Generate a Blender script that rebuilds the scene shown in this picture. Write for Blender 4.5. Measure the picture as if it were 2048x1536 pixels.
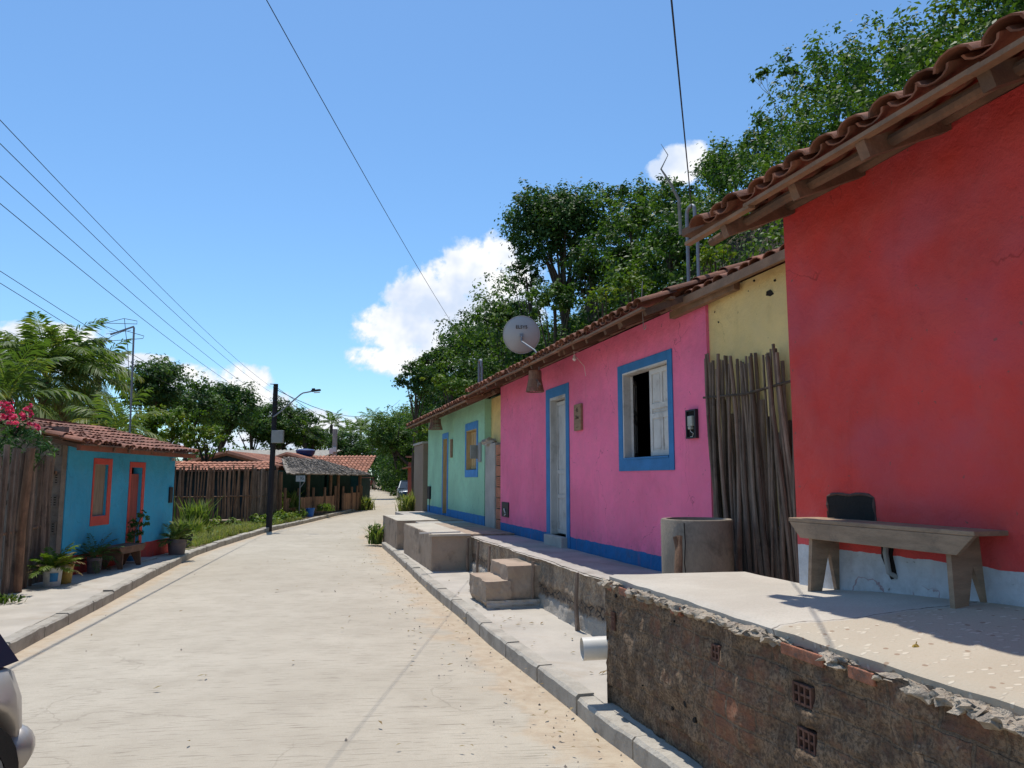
import bpy, bmesh, math, random
import numpy as np
from mathutils import Vector, noise as mn
R=random.Random(7)
for o in list(bpy.data.objects): bpy.data.objects.remove(o)
sc=bpy.context.scene; COL=sc.collection
# ---------------- camera
CAMZ=1.6; PITCH=math.radians(7.05); F=1538.0
cd=bpy.data.cameras.new('camera'); cam=bpy.data.objects.new('camera',cd); COL.objects.link(cam)
cd.sensor_width=36; cd.lens=36*F/2048; cd.clip_end=3000; cd.clip_start=0.05
cam.location=(0,0,CAMZ); cam.rotation_euler=(math.radians(90)+PITCH,0,0); sc.camera=cam
sc.render.resolution_x=1024; sc.render.resolution_y=768
sc.view_settings.view_transform='Standard'; sc.view_settings.look='None'; sc.view_settings.gamma=1
sc.view_settings.exposure=0.26
sc.cycles.max_bounces=6; sc.cycles.diffuse_bounces=3; sc.cycles.glossy_bounces=2; sc.cycles.transmission_bounces=4
# ---------------- sun and sky
SUNX,SUNY=0.10,-0.34              # ground shift of a shadow per metre of height
sd=Vector((-SUNX,-SUNY,1)).normalized()
sl=bpy.data.lights.new('sun','SUN'); sl.energy=3.6; sl.angle=math.radians(0.5); sl.color=(1,0.955,0.88)
so=bpy.data.objects.new('sun',sl); COL.objects.link(so)
so.rotation_euler=sd.to_track_quat('Z','Y').to_euler()
def ray(x,y):
    u=(x-1024)/F; v=(768-y)/F
    return (u, math.cos(PITCH)-math.sin(PITCH)*v, math.sin(PITCH)+math.cos(PITCH)*v)
def onz(x,y,z):
    a,b,c=ray(x,y); t=(z-CAMZ)/c; return (a*t,b*t,z)
def onY(x,y,Y):
    a,b,c=ray(x,y); t=Y/b; return (a*t,Y,CAMZ+c*t)
w=bpy.data.worlds.new('World'); sc.world=w; w.use_nodes=True
nt=w.node_tree; nt.nodes.clear()
class NT:
    def __init__(s,t): s.t=t; s.n=t.nodes; s.l=t.links
    def add(s,typ,ins=None,**kw):
        nd=s.n.new(typ)
        for k,v in kw.items(): setattr(nd,k,v)
        if ins:
            for k,v in ins.items():
                if isinstance(v,bpy.types.NodeSocket): s.l.new(v,nd.inputs[k])
                else: nd.inputs[k].default_value=v
        return nd
    def math(s,op,a,b=0.0,c=None,clamp=False):
        i={0:a,1:b}
        if c is not None: i[2]=c
        return s.add('ShaderNodeMath',i,operation=op,use_clamp=clamp).outputs[0]
    def mix(s,f,a,b,blend='MIX'):
        nd=s.n.new('ShaderNodeMix'); nd.data_type='RGBA'; nd.blend_type=blend; nd.clamp_factor=True
        for k,v in ((0,f),(6,a),(7,b)):
            if isinstance(v,bpy.types.NodeSocket): s.l.new(v,nd.inputs[k])
            else:
                if k and len(v)==3: v=(*v,1)
                nd.inputs[k].default_value=v
        return nd.outputs[2]
    def ramp(s,v,a,b,lo=0.0,hi=1.0,smooth=True):
        nd=s.n.new('ShaderNodeMapRange'); nd.clamp=True
        if smooth: nd.interpolation_type='SMOOTHSTEP'
        for k,x in enumerate((v,a,b,lo,hi)):
            if isinstance(x,bpy.types.NodeSocket): s.l.new(x,nd.inputs[k])
            else: nd.inputs[k].default_value=x
        return nd.outputs[0]
    def noise(s,vec,scale,detail=4,rough=.55,dist=0.0):
        return s.add('ShaderNodeTexNoise',{'Vector':vec,'Scale':scale,'Detail':detail,'Roughness':rough,'Distortion':dist}).outputs[0]
W=NT(nt)
sky=W.add('ShaderNodeTexSky',sky_type='NISHITA',sun_disc=False,sun_elevation=math.asin(sd.z),sun_rotation=math.atan2(sd.x,sd.y),
          altitude=0,air_density=1.0,dust_density=0.3,ozone_density=2.0)
gen=W.add('ShaderNodeTexCoord').outputs['Generated']
def dirpx(x,y): return Vector(ray(x,y)).normalized()
CLOUDS=[(965,530,95,62),(1010,590,90,70),(870,600,95,62),(800,660,95,50),(880,665,120,45),(745,712,62,22),(830,720,120,34),(930,640,110,60),
        (1382,320,52,30),(1345,345,45,26),(95,680,95,30),(30,700,80,30),(190,735,60,20),(430,765,110,34),(500,800,90,30),(620,850,110,28),(380,760,50,20),(560,900,200,40),
        (280,722,50,14)]
m=None
for (x,y,rx,ry) in CLOUDS:
    c=dirpx(x,y); rt=Vector((1,0,0)); fw=c; rt=(rt-fw*rt.dot(fw)).normalized(); up=rt.cross(fw)
    dx=W.add('ShaderNodeVectorMath',{0:gen,1:tuple(rt/(rx/F))},operation='DOT_PRODUCT').outputs['Value']
    dy=W.add('ShaderNodeVectorMath',{0:gen,1:tuple(up/(ry/F))},operation='DOT_PRODUCT').outputs['Value']
    q=W.math('ADD',W.math('MULTIPLY',dx,dx),W.math('MULTIPLY',dy,dy))
    front=W.add('ShaderNodeVectorMath',{0:gen,1:tuple(fw)},operation='DOT_PRODUCT').outputs['Value']
    g=W.math('MULTIPLY',W.ramp(q,0.0,2.2,1,0),W.math('GREATER_THAN',front,0.0))
    m=g if m is None else W.math('MAXIMUM',m,g)
nz=W.noise(gen,15,6,.62,.25); nz2=W.noise(gen,60,4,.65)
den=W.math('ADD',m,W.math('MULTIPLY',W.math('SUBTRACT',nz,.5),2.3))
den=W.math('ADD',den,W.math('MULTIPLY',W.math('SUBTRACT',nz2,.5),.8))
den=W.math('MULTIPLY',den,W.ramp(m,.02,.25))
al=W.ramp(den,.36,.92)
cs=W.ramp(W.noise(gen,11,4,.55),.38,.62)
ccol=W.mix(cs,(0.62,0.72,0.90),(1.0,1.0,1.0))
ccol=W.mix(W.ramp(den,.5,1.0),(0.70,0.80,0.96),ccol)
skc=W.mix(1.0,sky.outputs[0],(0.67,0.90,1.04),'MULTIPLY')
skc=W.add('ShaderNodeHueSaturation',{'Color':skc,'Saturation':1.0,'Value':1.03}).outputs[0]
sstr=0.13
cloudc=W.mix(1.0,ccol,(7.0,7.0,7.0),'MULTIPLY')
fin=W.mix(al,skc,cloudc)
w.cycles.sampling_method='MANUAL'; w.cycles.sample_map_resolution=256
bg=W.add('ShaderNodeBackground',{'Color':fin,'Strength':sstr})
W.add('ShaderNodeOutputWorld',{'Surface':bg.outputs[0]})
# ---------------- helpers
SL=math.hypot(1,.28); DU=(-.28/SL,1/SL); DN=(-1/SL,-.28/SL); A0=3.792
def RF(u,v,z): return (A0+DU[0]*u+DN[0]*v, DU[1]*u+DN[1]*v, z)     # right-hand row: u away along street, v out to street
def rp(x,y,v=0.0):
    a,b,c=ray(x,y); t=(A0-v*SL)/(a+.28*b); X,Y=a*t,b*t
    return ((-(X-A0)*.28+Y)/SL, CAMZ+c*t)
def LF(u,v,z): return (-6.92-.036*u+v, 12.1+u+.036*v, z)          # left house
WF=lambda x,y,z:(x,y,z)
class MB:
    def __init__(s,F=WF): s.v=[]; s.f=[]; s.c=[]; s.F=F; s.col=0.5
    def pt(s,p):
        s.v.append(s.F(*p)); s.c.append(s.col); return len(s.v)-1
    def face(s,ps): i=[s.pt(p) for p in ps]; s.f.append(i)
    def box(s,x0,x1,y0,y1,z0,z1):
        i=[s.pt(p) for p in ((x0,y0,z0),(x1,y0,z0),(x1,y1,z0),(x0,y1,z0),(x0,y0,z1),(x1,y0,z1),(x1,y1,z1),(x0,y1,z1))]
        for q in ((0,1,2,3),(4,5,6,7),(0,1,5,4),(1,2,6,5),(2,3,7,6),(3,0,4,7)): s.f.append([i[k] for k in q])
    def rbox(s,c,sx,sy,sz,rot=0,tilt=0,b=0.0):   # rotated box, centre bottom at c
        cr,sr=math.cos(rot),math.sin(rot); ct,st=math.cos(tilt),math.sin(tilt)
        P=[]
        for (x,y,z) in ((-1,-1,0),(1,-1,0),(1,1,0),(-1,1,0),(-1,-1,1),(1,-1,1),(1,1,1),(-1,1,1)):
            x*=sx/2;y*=sy/2;z*=sz
            x,z=x*ct+z*st,-x*st+z*ct
            P.append(s.pt((c[0]+x*cr-y*sr,c[1]+x*sr+y*cr,c[2]+z)))
        for q in ((0,1,2,3),(4,5,6,7),(0,1,5,4),(1,2,6,5),(2,3,7,6),(3,0,4,7)): s.f.append([P[k] for k in q])
    def beam(s,a,b,w,h):      # rectangular beam from a to b (z up)
        a=Vector(a);b=Vector(b);d=(b-a).normalized()
        up=Vector((0,0,1))
        if abs(d.z)>.98: up=Vector((1,0,0))
        sd_=d.cross(up).normalized(); up=sd_.cross(d)
        P=[]
        for p in (a,b):
            for (i,j) in ((-1,-1),(1,-1),(1,1),(-1,1)): P.append(s.pt(tuple(p+sd_*i*w/2+up*j*h/2)))
        for q in ((0,1,2,3),(4,5,6,7),(0,1,5,4),(1,2,6,5),(2,3,7,6),(3,0,4,7)): s.f.append([P[k] for k in q])
    def tube(s,pts,rad,seg=8,cap=True,wob=0.0):
        pts=[Vector(p) for p in pts]; n=len(pts)
        if not hasattr(rad,'__len__'): rad=[rad]*n
        rings=[]; prev=None
        for k,p in enumerate(pts):
            d=(pts[min(k+1,n-1)]-pts[max(k-1,0)])
            d=d.normalized() if d.length>1e-9 else Vector((0,0,1))
            if prev is None:
                up=Vector((0,0,1)) if abs(d.z)<.9 else Vector((1,0,0))
                a=d.cross(up).normalized()
            else: a=(prev-d*prev.dot(d)).normalized()
            prev=a; b=d.cross(a)
            rings.append([s.pt(tuple(p+(a*math.cos(t*2*math.pi/seg)+b*math.sin(t*2*math.pi/seg))*rad[k]*(1+R.uniform(-wob,wob)))) for t in range(seg)])
        for k in range(n-1):
            for t in range(seg): s.f.append([rings[k][t],rings[k][(t+1)%seg],rings[k+1][(t+1)%seg],rings[k+1][t]])
        if cap: s.f.append(rings[0][::-1]); s.f.append(rings[-1])
    def lathe(s,c,prof,seg=20):   # prof (r,z)
        rings=[[s.pt((c[0]+r*math.cos(t*2*math.pi/seg),c[1]+r*math.sin(t*2*math.pi/seg),c[2]+z)) for t in range(seg)] for r,z in prof]
        for k in range(len(prof)-1):
            for t in range(seg): s.f.append([rings[k][t],rings[k][(t+1)%seg],rings[k+1][(t+1)%seg],rings[k+1][t]])
    def grid(s,fn,nu,nv):
        ix=[[s.pt(fn(i/nu,j/nv)) for j in range(nv+1)] for i in range(nu+1)]
        for i in range(nu):
            for j in range(nv): s.f.append([ix[i][j],ix[i+1][j],ix[i+1][j+1],ix[i][j+1]])
    def lump(s,c,r,sq=1.0,sub=1,amp=.25):
        bm=bmesh.new(); bmesh.ops.create_icosphere(bm,subdivisions=sub,radius=1)
        b0=len(s.v); ph=R.uniform(0,99)
        for v in bm.verts:
            k=r*(1+amp*mn.noise(v.co*2+Vector((ph,ph,ph)))*2)
            s.pt((c[0]+v.co.x*k,c[1]+v.co.y*k,c[2]+v.co.z*k*sq))
        for f in bm.faces: s.f.append([b0+v.index for v in f.verts])
        bm.free()
def build(name,mb,mat,parent=None,smooth=False,bevel=0,uv=None,recalc=True,angle=40):
    me=bpy.data.meshes.new(name)
    off=Vector((0,0,0))
    if parent is not None:
        p=parent
        while p is not None: off+=p.location; p=p.parent
    vs=[(v[0]-off.x,v[1]-off.y,v[2]-off.z) for v in mb.v]
    me.from_pydata(vs,[],mb.f)
    if recalc:
        bm=bmesh.new(); bm.from_mesh(me); bmesh.ops.recalc_face_normals(bm,faces=bm.faces); bm.to_mesh(me); bm.free()
    at=me.attributes.new('tint','FLOAT','POINT'); at.data.foreach_set('value',np.array(mb.c,dtype=np.float32))
    if smooth:
        me.polygons.foreach_set('use_smooth',[True]*len(me.polygons))
        try: me.set_sharp_from_angle(angle=math.radians(angle))
        except Exception: pass
    me.materials.append(mat)
    o=bpy.data.objects.new(name,me); COL.objects.link(o)
    if parent is not None: o.parent=parent
    if bevel:
        b=o.modifiers.new('bevel','BEVEL'); b.width=bevel; b.segments=2; b.limit_method='ANGLE'; b.angle_limit=math.radians(40)
    return o
def tag(o,label=None,cat=None,group=None,kind=None):
    if label: o['label']=label
    if cat: o['category']=cat
    if group: o['group']=group
    if kind: o['kind']=kind
    return o
def thing(name,loc,label,cat,group=None):
    o=bpy.data.objects.new(name,None); COL.objects.link(o); o.location=loc; o.empty_display_size=.2
    return tag(o,label,cat,group)
def copy_tree(o,parent=None):
    c=o.copy(); COL.objects.link(c); c.parent=parent
    for ch in [x for x in bpy.data.objects if x.parent==o and x is not c]: copy_tree(ch,c)
    return c
# ---------------- materials
def M(name):
    m=bpy.data.materials.new(name); m.use_nodes=True; t=m.node_tree; t.nodes.clear(); return m,NT(t)
def fin_(N,col,rough=.8,bump=None,bs=.3,bd=.01,spec=.3,metal=0.0,extra=None):
    ins={'Base Color':col if isinstance(col,bpy.types.NodeSocket) else (*col,1)[:4],'Roughness':rough,'Metallic':metal}
    p=N.add('ShaderNodeBsdfPrincipled',ins); p.inputs['Specular IOR Level'].default_value=spec
    if bump is not None:
        b=N.add('ShaderNodeBump',{'Height':bump,'Strength':bs,'Distance':bd}); N.l.new(b.outputs[0],p.inputs['Normal'])
    if extra: extra(p)
    N.add('ShaderNodeOutputMaterial',{'Surface':p.outputs[0]}); return p
def sc3(c,k): return tuple(min(1,max(0,x*k)) for x in c)
def simple(name,col,rough=.8,var=.2,scale=6,fine=60,bs=.3,bd=.008,spec=.3,metal=0.0,stretch=None,dirt=None,dirtamt=.5,dscale=3,tint=0.0,obj=False):
    m,N=M(name)
    P=N.add('ShaderNodeTexCoord').outputs['Object'] if obj else N.add('ShaderNodeNewGeometry').outputs['Position']
    Q=P
    if stretch: Q=N.add('ShaderNodeMapping',{'Vector':P,'Scale':stretch}).outputs[0]
    n1=N.noise(Q,scale,5,.6); n2=N.noise(Q,fine,4,.6)
    c=N.mix(N.ramp(n1,.3,.7),sc3(col,1-var),sc3(col,1+var))
    c=N.mix(N.ramp(n2,.35,.65,0,var),c,sc3(col,.45))
    if dirt is not None:
        d=N.ramp(N.noise(P,dscale,7,.68,.3),.5,.68,0,dirtamt); c=N.mix(d,c,dirt)
    if tint:
        a=N.add('ShaderNodeAttribute',attribute_name='tint').outputs['Fac']
        c=N.mix(1.0,c,N.mix(a,(1-tint,)*3,(1+tint,)*3),'MULTIPLY')
    fin_(N,c,rough,n2,bs,bd,spec,metal); return m
def paint(name,col,band=None,bandz=0,topband=None,stain=(.12,.1,.08),var=.09,low=0.66,dark=.35):
    m,N=M(name); G=N.add('ShaderNodeNewGeometry').outputs['Position']
    z=N.add('ShaderNodeSeparateXYZ',{0:G}).outputs[2]
    big=N.noise(G,.9,4,.55); mid=N.noise(G,5,6,.6); fine=N.noise(G,70,4,.6)
    c=N.mix(N.ramp(big,.3,.7),sc3(col,1-var*1.6),sc3(col,1+var))
    c=N.mix(N.ramp(N.noise(G,2.2,6,.72,.5),.52,.66,0,.22),c,sc3(col,.6)); c=N.mix(N.ramp(mid,.35,.7,0,.35),c,tuple(.75*x+.06 for x in col))
    if name=='red_paint': c=N.mix(N.ramp(N.noise(N.add('ShaderNodeMapping',{'Vector':G,'Scale':(1,1,1.6)}).outputs[0],1.1,3,.5),.45,.70,0,.4),c,(.48,.10,.14))
    if band:
        ze=N.math('ADD',z,N.math('MULTIPLY',N.math('SUBTRACT',N.noise(G,5,4),.5),.04))
        bc=N.mix(N.ramp(mid,.3,.75,0,.6),band,sc3(band,.6))
        c=N.mix(N.math('LESS_THAN',ze,bandz),c,bc)
    # damp and splash marks low down, rain streaks high up
    ns=N.noise(N.add('ShaderNodeMapping',{'Vector':G,'Scale':(7,7,.8)}).outputs[0],1,6,.7)
    lowm=N.math('MULTIPLY',N.ramp(z,low,low+.45,1,0),N.ramp(N.noise(G,6,6,.7),.42,.7))
    c=N.mix(N.math('MULTIPLY',lowm,dark),c,stain)
    c=N.mix(N.ramp(ns,.56,.78,0,.32),c,sc3(col,.55))
    sp=N.ramp(N.noise(G,24,3,.5),.70,.76,0,.6); c=N.mix(sp,c,stain)
    wv=N.add('ShaderNodeVectorMath',{0:G,1:N.add('ShaderNodeVectorMath',{0:N.add('ShaderNodeTexNoise',{'Vector':G,'Scale':3.0,'Detail':5.0}).outputs[1],'Scale':.5},operation='SCALE').outputs[0]},operation='ADD').outputs[0]
    ck=N.add('ShaderNodeTexVoronoi',{'Vector':wv,'Scale':.8},feature='DISTANCE_TO_EDGE').outputs[0]
    c=N.mix(N.math('MULTIPLY',N.ramp(ck,.001,.0045,.5,0),N.ramp(N.noise(G,1.3,3),.5,.56)),c,sc3(col,.35))
    h=N.math('ADD',N.math('MULTIPLY',mid,2.6),N.math('MULTIPLY',fine,.35))
    fin_(N,c,.82,h,.55,.02,.2); return m
m_pink=paint('pink_paint',(.95,.19,.33),(.03,.17,.40),.815)
m_red=paint('red_paint',(.66,.062,.052),(.58,.60,.62),1.205,low=.98)
m_yellow=paint('yellow_paint',(.82,.60,.25),stain=(.14,.09,.04),dark=.5)
m_green=paint('green_paint',(.36,.63,.42),(.05,.23,.50),.87)
m_lblue=paint('blue_house_paint',(.06,.40,.62),(.50,.06,.05),.40,low=.1)
m_brown=paint('brown_render',(.30,.22,.155),low=.1)
m_redfar=paint('terracotta_paint',(.50,.14,.10),low=0)
m_frame=simple('blue_trim_paint',(.035,.18,.40),.6,.12,5,50)
m_frame2=simple('light_blue_trim_paint',(.06,.25,.55),.6,.12,5,50)
m_coral=simple('coral_trim_paint',(.62,.085,.065),.6,.12,5,50)
m_white=simple('old_white_paint',(.62,.58,.53),.6,.08,6,40,dirt=(.22,.17,.12),dirtamt=.4,dscale=5)
m_whited=simple('weathered_white_door',(.50,.48,.45),.7,.10,5,40,dirt=(.20,.17,.14),dirtamt=.5,dscale=2.5,stretch=(3,3,.6))
m_cream=simple('varnished_wood',(.55,.37,.17),.55,.15,5,50,stretch=(6,6,.8),dirt=(.2,.1,.04),dirtamt=.4)
m_gap=simple('painted_hole_shade',(.02,.018,.016),.95)  # near-black colour stands in for the shade inside holes and gaps
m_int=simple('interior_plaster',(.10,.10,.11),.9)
m_conc=simple('concrete',(.44,.40,.35),.88,.13,2.5,90,.35,.01,dirt=(.22,.18,.14),dirtamt=.4,dscale=2)
m_side=simple('sidewalk_concrete',(.47,.425,.36),.9,.10,1.8,70,.35,.008,dirt=(.36,.29,.21),dirtamt=.55,dscale=1.3)
m_kerb=simple('kerb_concrete',(.43,.39,.325),.9,.14,5,60,.8,.012,dirt=(.20,.165,.13),dirtamt=.5,dscale=4,tint=.05)
m_render=simple('smooth_cement_render',(.40,.305,.225),.88,.10,1.6,60,.25,.006,stretch=(1,1,.4),dirt=(.15,.12,.09),dirtamt=.75,dscale=2.6)
m_top=simple('pale_cement_top',(.50,.45,.37),.88,.10,2,60,.3,.006,dirt=(.3,.24,.18),dirtamt=.5)
m_wood=simple('weathered_timber',(.17,.095,.06),.85,.25,5,60,.6,.006,stretch=(1,1,1),dirt=(.07,.05,.04),dirtamt=.6,tint=.25)
m_woodl=simple('light_timber',(.25,.145,.085),.8,.2,5,60,.5,.006,dirt=(.12,.08,.05),dirtamt=.5,tint=.2)
m_bench=simple('bench_planks',(.33,.22,.14),.75,.18,4,45,.5,.005,stretch=(1.2,1.2,6),dirt=(.12,.09,.07),dirtamt=.5,dscale=5)
m_stick=simple('grey_stick_bark',(.25,.18,.135),.9,.3,5,50,1.0,.008,stretch=(5,5,.7),dirt=(.07,.055,.045),dirtamt=.6,dscale=4,tint=.35)
m_stickb=simple('brown_stick_bark',(.26,.15,.09),.9,.3,5,50,1.0,.008,stretch=(5,5,.7),dirt=(.08,.05,.04),dirtamt=.5,dscale=4,tint=.35)
m_bark=simple('tree_bark',(.10,.075,.055),.95,.3,4,30,1,.03,stretch=(2,2,.6))
m_pale=simple('pale_bark',(.30,.27,.23),.9,.2,4,30,.6,.01)
m_tile=simple('clay_tile',(.25,.10,.058),.88,.3,3,50,.6,.006,dirt=(.04,.033,.03),dirtamt=.75,dscale=3,tint=.45)
m_tileo=simple('orange_clay_tile',(.43,.19,.12),.85,.2,3,40,.6,.006,dirt=(.2,.1,.07),dirtamt=.5,dscale=2,tint=.3)
m_tiled=simple('dark_old_clay_tile',(.27,.12,.08),.88,.3,3,40,.6,.006,dirt=(.05,.04,.035),dirtamt=.7,dscale=2.5,tint=.5)
m_fibro=simple('fibre_cement_sheet',(.42,.39,.33),.85,.15,2,30,dirt=(.2,.17,.13),dirtamt=.5)
m_galv=simple('galvanised_pipe',(.22,.235,.26),.55,.15,8,60,.1,.002,spec=.4,metal=.1)
m_dish=simple('grey_enamel',(.40,.385,.37),.45,.05,3,60,.05,.001,spec=.5)
m_pvc=simple('white_plastic_pipe',(.72,.68,.60),.35,.05,6,60,.05,.001,spec=.5)
m_wire=simple('black_cable',(.02,.025,.03),.6)
m_black=simple('black_plastic',(.022,.022,.025),.5,.1,8,60)
m_rubber=simple('tyre_rubber',(.02,.02,.02),.8)
m_grey=simple('grey_metal_box',(.34,.33,.31),.6,.1,5,40)
m_sign=simple('faded_sign_board',(.50,.53,.52),.6,.15,9,60)
m_plaque=simple('wooden_plaque',(.30,.185,.11),.8,.2,6,60,.4,.003,stretch=(1,1,5))
m_engr=simple('burnt_lettering',(.06,.035,.025),.8)
m_wick=simple('wicker_cane',(.27,.15,.10),.8,.25,20,80,.6,.004,tint=.3)
m_brick=simple('hollow_brick',(.50,.19,.105),.85,.2,8,60,.6,.004,dirt=(.15,.11,.08),dirtamt=.45,dscale=7,tint=.2)
m_bricks=simple('sooty_hollow_brick',(.17,.085,.06),.9,.3,9,60,.7,.004,dirt=(.06,.05,.04),dirtamt=.7,dscale=9)
m_mort=simple('rough_mortar',(.46,.385,.295),.95,.25,12,70,1,.02,dirt=(.22,.18,.15),dirtamt=.5,dscale=8)
m_thatch=simple('dry_palm_thatch',(.29,.25,.21),.95,.35,8,60,1,.02,tint=.5)
m_netg=simple('green_shade_mesh',(.012,.055,.05),.9,.3,2,60,dirt=(.03,.07,.06),dirtamt=.6)
m_darkw=simple('dark_timber_gable',(.03,.05,.06),.9,.2)
m_bluep=simple('blue_plastic',(.02,.13,.42),.5,.12,6,50)
m_tankb=simple('dark_blue_tank_plastic',(.01,.04,.17),.45)
m_buck=simple('white_plastic_bucket',(.55,.55,.52),.5,.12,6,40,dirt=(.2,.15,.1),dirtamt=.6,dscale=9)
m_bucky=simple('yellow_plastic_bucket',(.38,.25,.05),.55,.15,6,40,dirt=(.12,.08,.04),dirtamt=.6,dscale=8)
m_blab=simple('blue_bucket_label',(.03,.2,.42),.5,.25,12,60)
m_jar=simple('grey_purple_pot',(.16,.13,.13),.7,.2,8,50)
m_soil=simple('potting_soil',(.06,.045,.03),.95)
m_mech=simple('meter_mechanism',(.45,.45,.38),.5)
m_bulb=simple('white_bulb_glass',(.7,.62,.58),.2,.03)
m_solar=simple('dark_panel',(.008,.01,.02),.25,.05,spec=.6)
def leafmat(name,c1,c2,c3,trans=.34,rough=.42):
    m,N=M(name)
    a=N.add('ShaderNodeAttribute',attribute_name='tint').outputs['Fac']
    P=N.add('ShaderNodeNewGeometry').outputs['Position']
    n=N.noise(P,.55,3,.5)
    c=N.mix(N.ramp(a,0,.6,0,1,False),c1,c2); c=N.mix(N.ramp(N.math('ADD',N.math('MULTIPLY',a,.7),N.math('MULTIPLY',n,.7)),.62,.95),c,c3)
    p=N.add('ShaderNodeBsdfPrincipled',{'Base Color':c,'Roughness':rough+.12}); p.inputs['Specular IOR Level'].default_value=.18
    tc=N.mix(1.0,c,(1.15,1.3,.45),'MULTIPLY')
    t=N.add('ShaderNodeBsdfTranslucent',{'Color':tc})
    mx=N.add('ShaderNodeMixShader',{0:trans,1:p.outputs[0],2:t.outputs[0]})
    N.add('ShaderNodeOutputMaterial',{'Surface':mx.outputs[0]}); return m
l_dark=leafmat('dark_leaf',(.034,.080,.024),(.055,.115,.030),(.10,.17,.038))
l_mid=leafmat('mid_leaf',(.032,.075,.020),(.055,.115,.026),(.11,.18,.035))
l_yel=leafmat('yellow_green_leaf',(.07,.14,.018),(.13,.20,.025),(.22,.26,.035))
l_palm=leafmat('palm_leaf',(.09,.15,.04),(.14,.20,.05),(.28,.26,.09),.40,.4)
l_grass=leafmat('grass_blade',(.09,.15,.03),(.15,.21,.05),(.28,.27,.11),.4,.6)
l_dry=leafmat('dry_frond',(.20,.14,.07),(.28,.20,.11),(.33,.26,.16),.25,.7)
l_ole=leafmat('oleander_leaf',(.025,.07,.02),(.045,.11,.03),(.10,.18,.05),.3,.35)
def flat(name,c,trans=.3):
    m,N=M(name); a=N.add('ShaderNodeAttribute',attribute_name='tint').outputs['Fac']
    cc=N.mix(a,sc3(c,.65),sc3(c,1.25)); p=N.add('ShaderNodeBsdfPrincipled',{'Base Color':cc,'Roughness':.6})
    t=N.add('ShaderNodeBsdfTranslucent',{'Color':cc}); mx=N.add('ShaderNodeMixShader',{0:trans,1:p.outputs[0],2:t.outputs[0]})
    N.add('ShaderNodeOutputMaterial',{'Surface':mx.outputs[0]}); return m
m_pflow=flat('pink_petal',(.80,.05,.16))
# ---------------- ground, road, kerbs
KR=[(6.1,-14),(4.6,-8.6),(3.3,-4.2),(2.06,0),(1.46,2.2),(.98,3.85),(.78,4.5),(.56,5.15),(.41,5.72),(.20,6.45),(-.228,7.86),(-.64,9.45),(-1.156,11.27),(-2.11,15),(-3.13,18.84)]
RE=[(-3.13,18.84),(-4.0,22.5),(-4.55,27),(-5.0,35),(-5.2,43),(-5.9,50),(-7.3,60),(-10.6,77),(-13.7,90),(-20.5,118),(-30,145)]
KL=[(-1.6,-14),(-2.0,-8.6),(-2.5,-4.2),(-3.15,0),(-3.62,2.2),(-4.05,4.2),(-4.57,7.07),(-4.87,8.35),(-5.29,10.25),(-5.95,13.05),(-6.77,16.76),(-7.05,18.9),(-7.3,21.3),(-7.6,24.5),(-7.67,29.7),(-7.97,37.6),(-8.10,42.5),(-8.35,45.5),(-9.2,48.5),(-10.8,53)]
LE=[(-10.8,53),(-13.2,62),(-16.5,77),(-20,90),(-27,118),(-38,145)]
def interp(pl,Y):
    if Y<=pl[0][1]: return pl[0][0]
    for (a,b),(c,d) in zip(pl,pl[1:]):
        if Y<=d: return a+(c-a)*(Y-b)/(d-b)
    return pl[-1][0]
RR=KR+RE[1:]; LL=KL+LE[1:]
def xr(Y): return interp(RR,Y)
def xl(Y): return interp(LL,Y)
def resample(pl,step):
    out=[];acc=0
    P=[Vector((a,b)) for a,b in pl]
    out.append(P[0]); left=step
    for a,b in zip(P,P[1:]):
        L=(b-a).length; t=0
        while L-t>left: t+=left; out.append(a+(b-a)*t/L); left=step
        left-=(L-t)
    out.append(P[-1]); return out
def sstep(x,a,b):
    t=min(1,max(0,(x-a)/(b-a))); return t*t*(3-2*t)
# road material
m_road,N=M('pale_concrete_road')
G=N.add('ShaderNodeNewGeometry').outputs['Position']
rot=N.add('ShaderNodeMapping',{'Vector':G,'Rotation':(0,0,math.radians(-9))}).outputs[0]
st=N.add('ShaderNodeMapping',{'Vector':rot,'Scale':(3.0,62,1)}).outputs[0]
st2=N.add('ShaderNodeMapping',{'Vector':rot,'Scale':(1.2,13,1)}).outputs[0]
big=N.noise(G,.35,5,.6); mid=N.noise(G,2.3,6,.65); s1=N.noise(st,1,5,.62,.2); s2=N.noise(st2,1,5,.7); fn=N.noise(G,110,3,.7)
c=N.mix(N.ramp(big,.3,.7),(.44,.385,.30),(.52,.46,.365))
c=N.mix(N.ramp(mid,.4,.7,0,.45),c,(.36,.31,.24))
c=N.mix(N.ramp(s1,.575,.63,0,.62),c,(.17,.14,.105))
c=N.mix(N.ramp(s2,.66,.74,0,.35),c,(.30,.255,.20))
c=N.mix(N.ramp(fn,.30,.62,.30,0),c,(.30,.26,.20))
spk=N.add('ShaderNodeTexVoronoi',{'Vector':G,'Scale':22}).outputs['Distance']
c=N.mix(N.ramp(spk,.03,.05,.75,0),c,(.80,.78,.74))
vv=N.add('ShaderNodeTexVoronoi',{'Vector':N.add('ShaderNodeVectorMath',{0:G,1:N.add('ShaderNodeVectorMath',{0:N.add('ShaderNodeTexNoise',{'Vector':G,'Scale':1.1,'Detail':5.0}).outputs[1],'Scale':1.2},operation='SCALE').outputs[0]},operation='ADD').outputs[0],'Scale':.28},feature='DISTANCE_TO_EDGE').outputs[0]
c=N.mix(N.math('MULTIPLY',N.ramp(vv,.0015,.0035,.22,0),N.ramp(N.noise(G,.6,3),.45,.55)),c,(.15,.12,.09))
c=N.mix(N.ramp(N.noise(G,1.1,7,.72,.6),.55,.72,0,.5),c,(.38,.325,.25))
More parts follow.
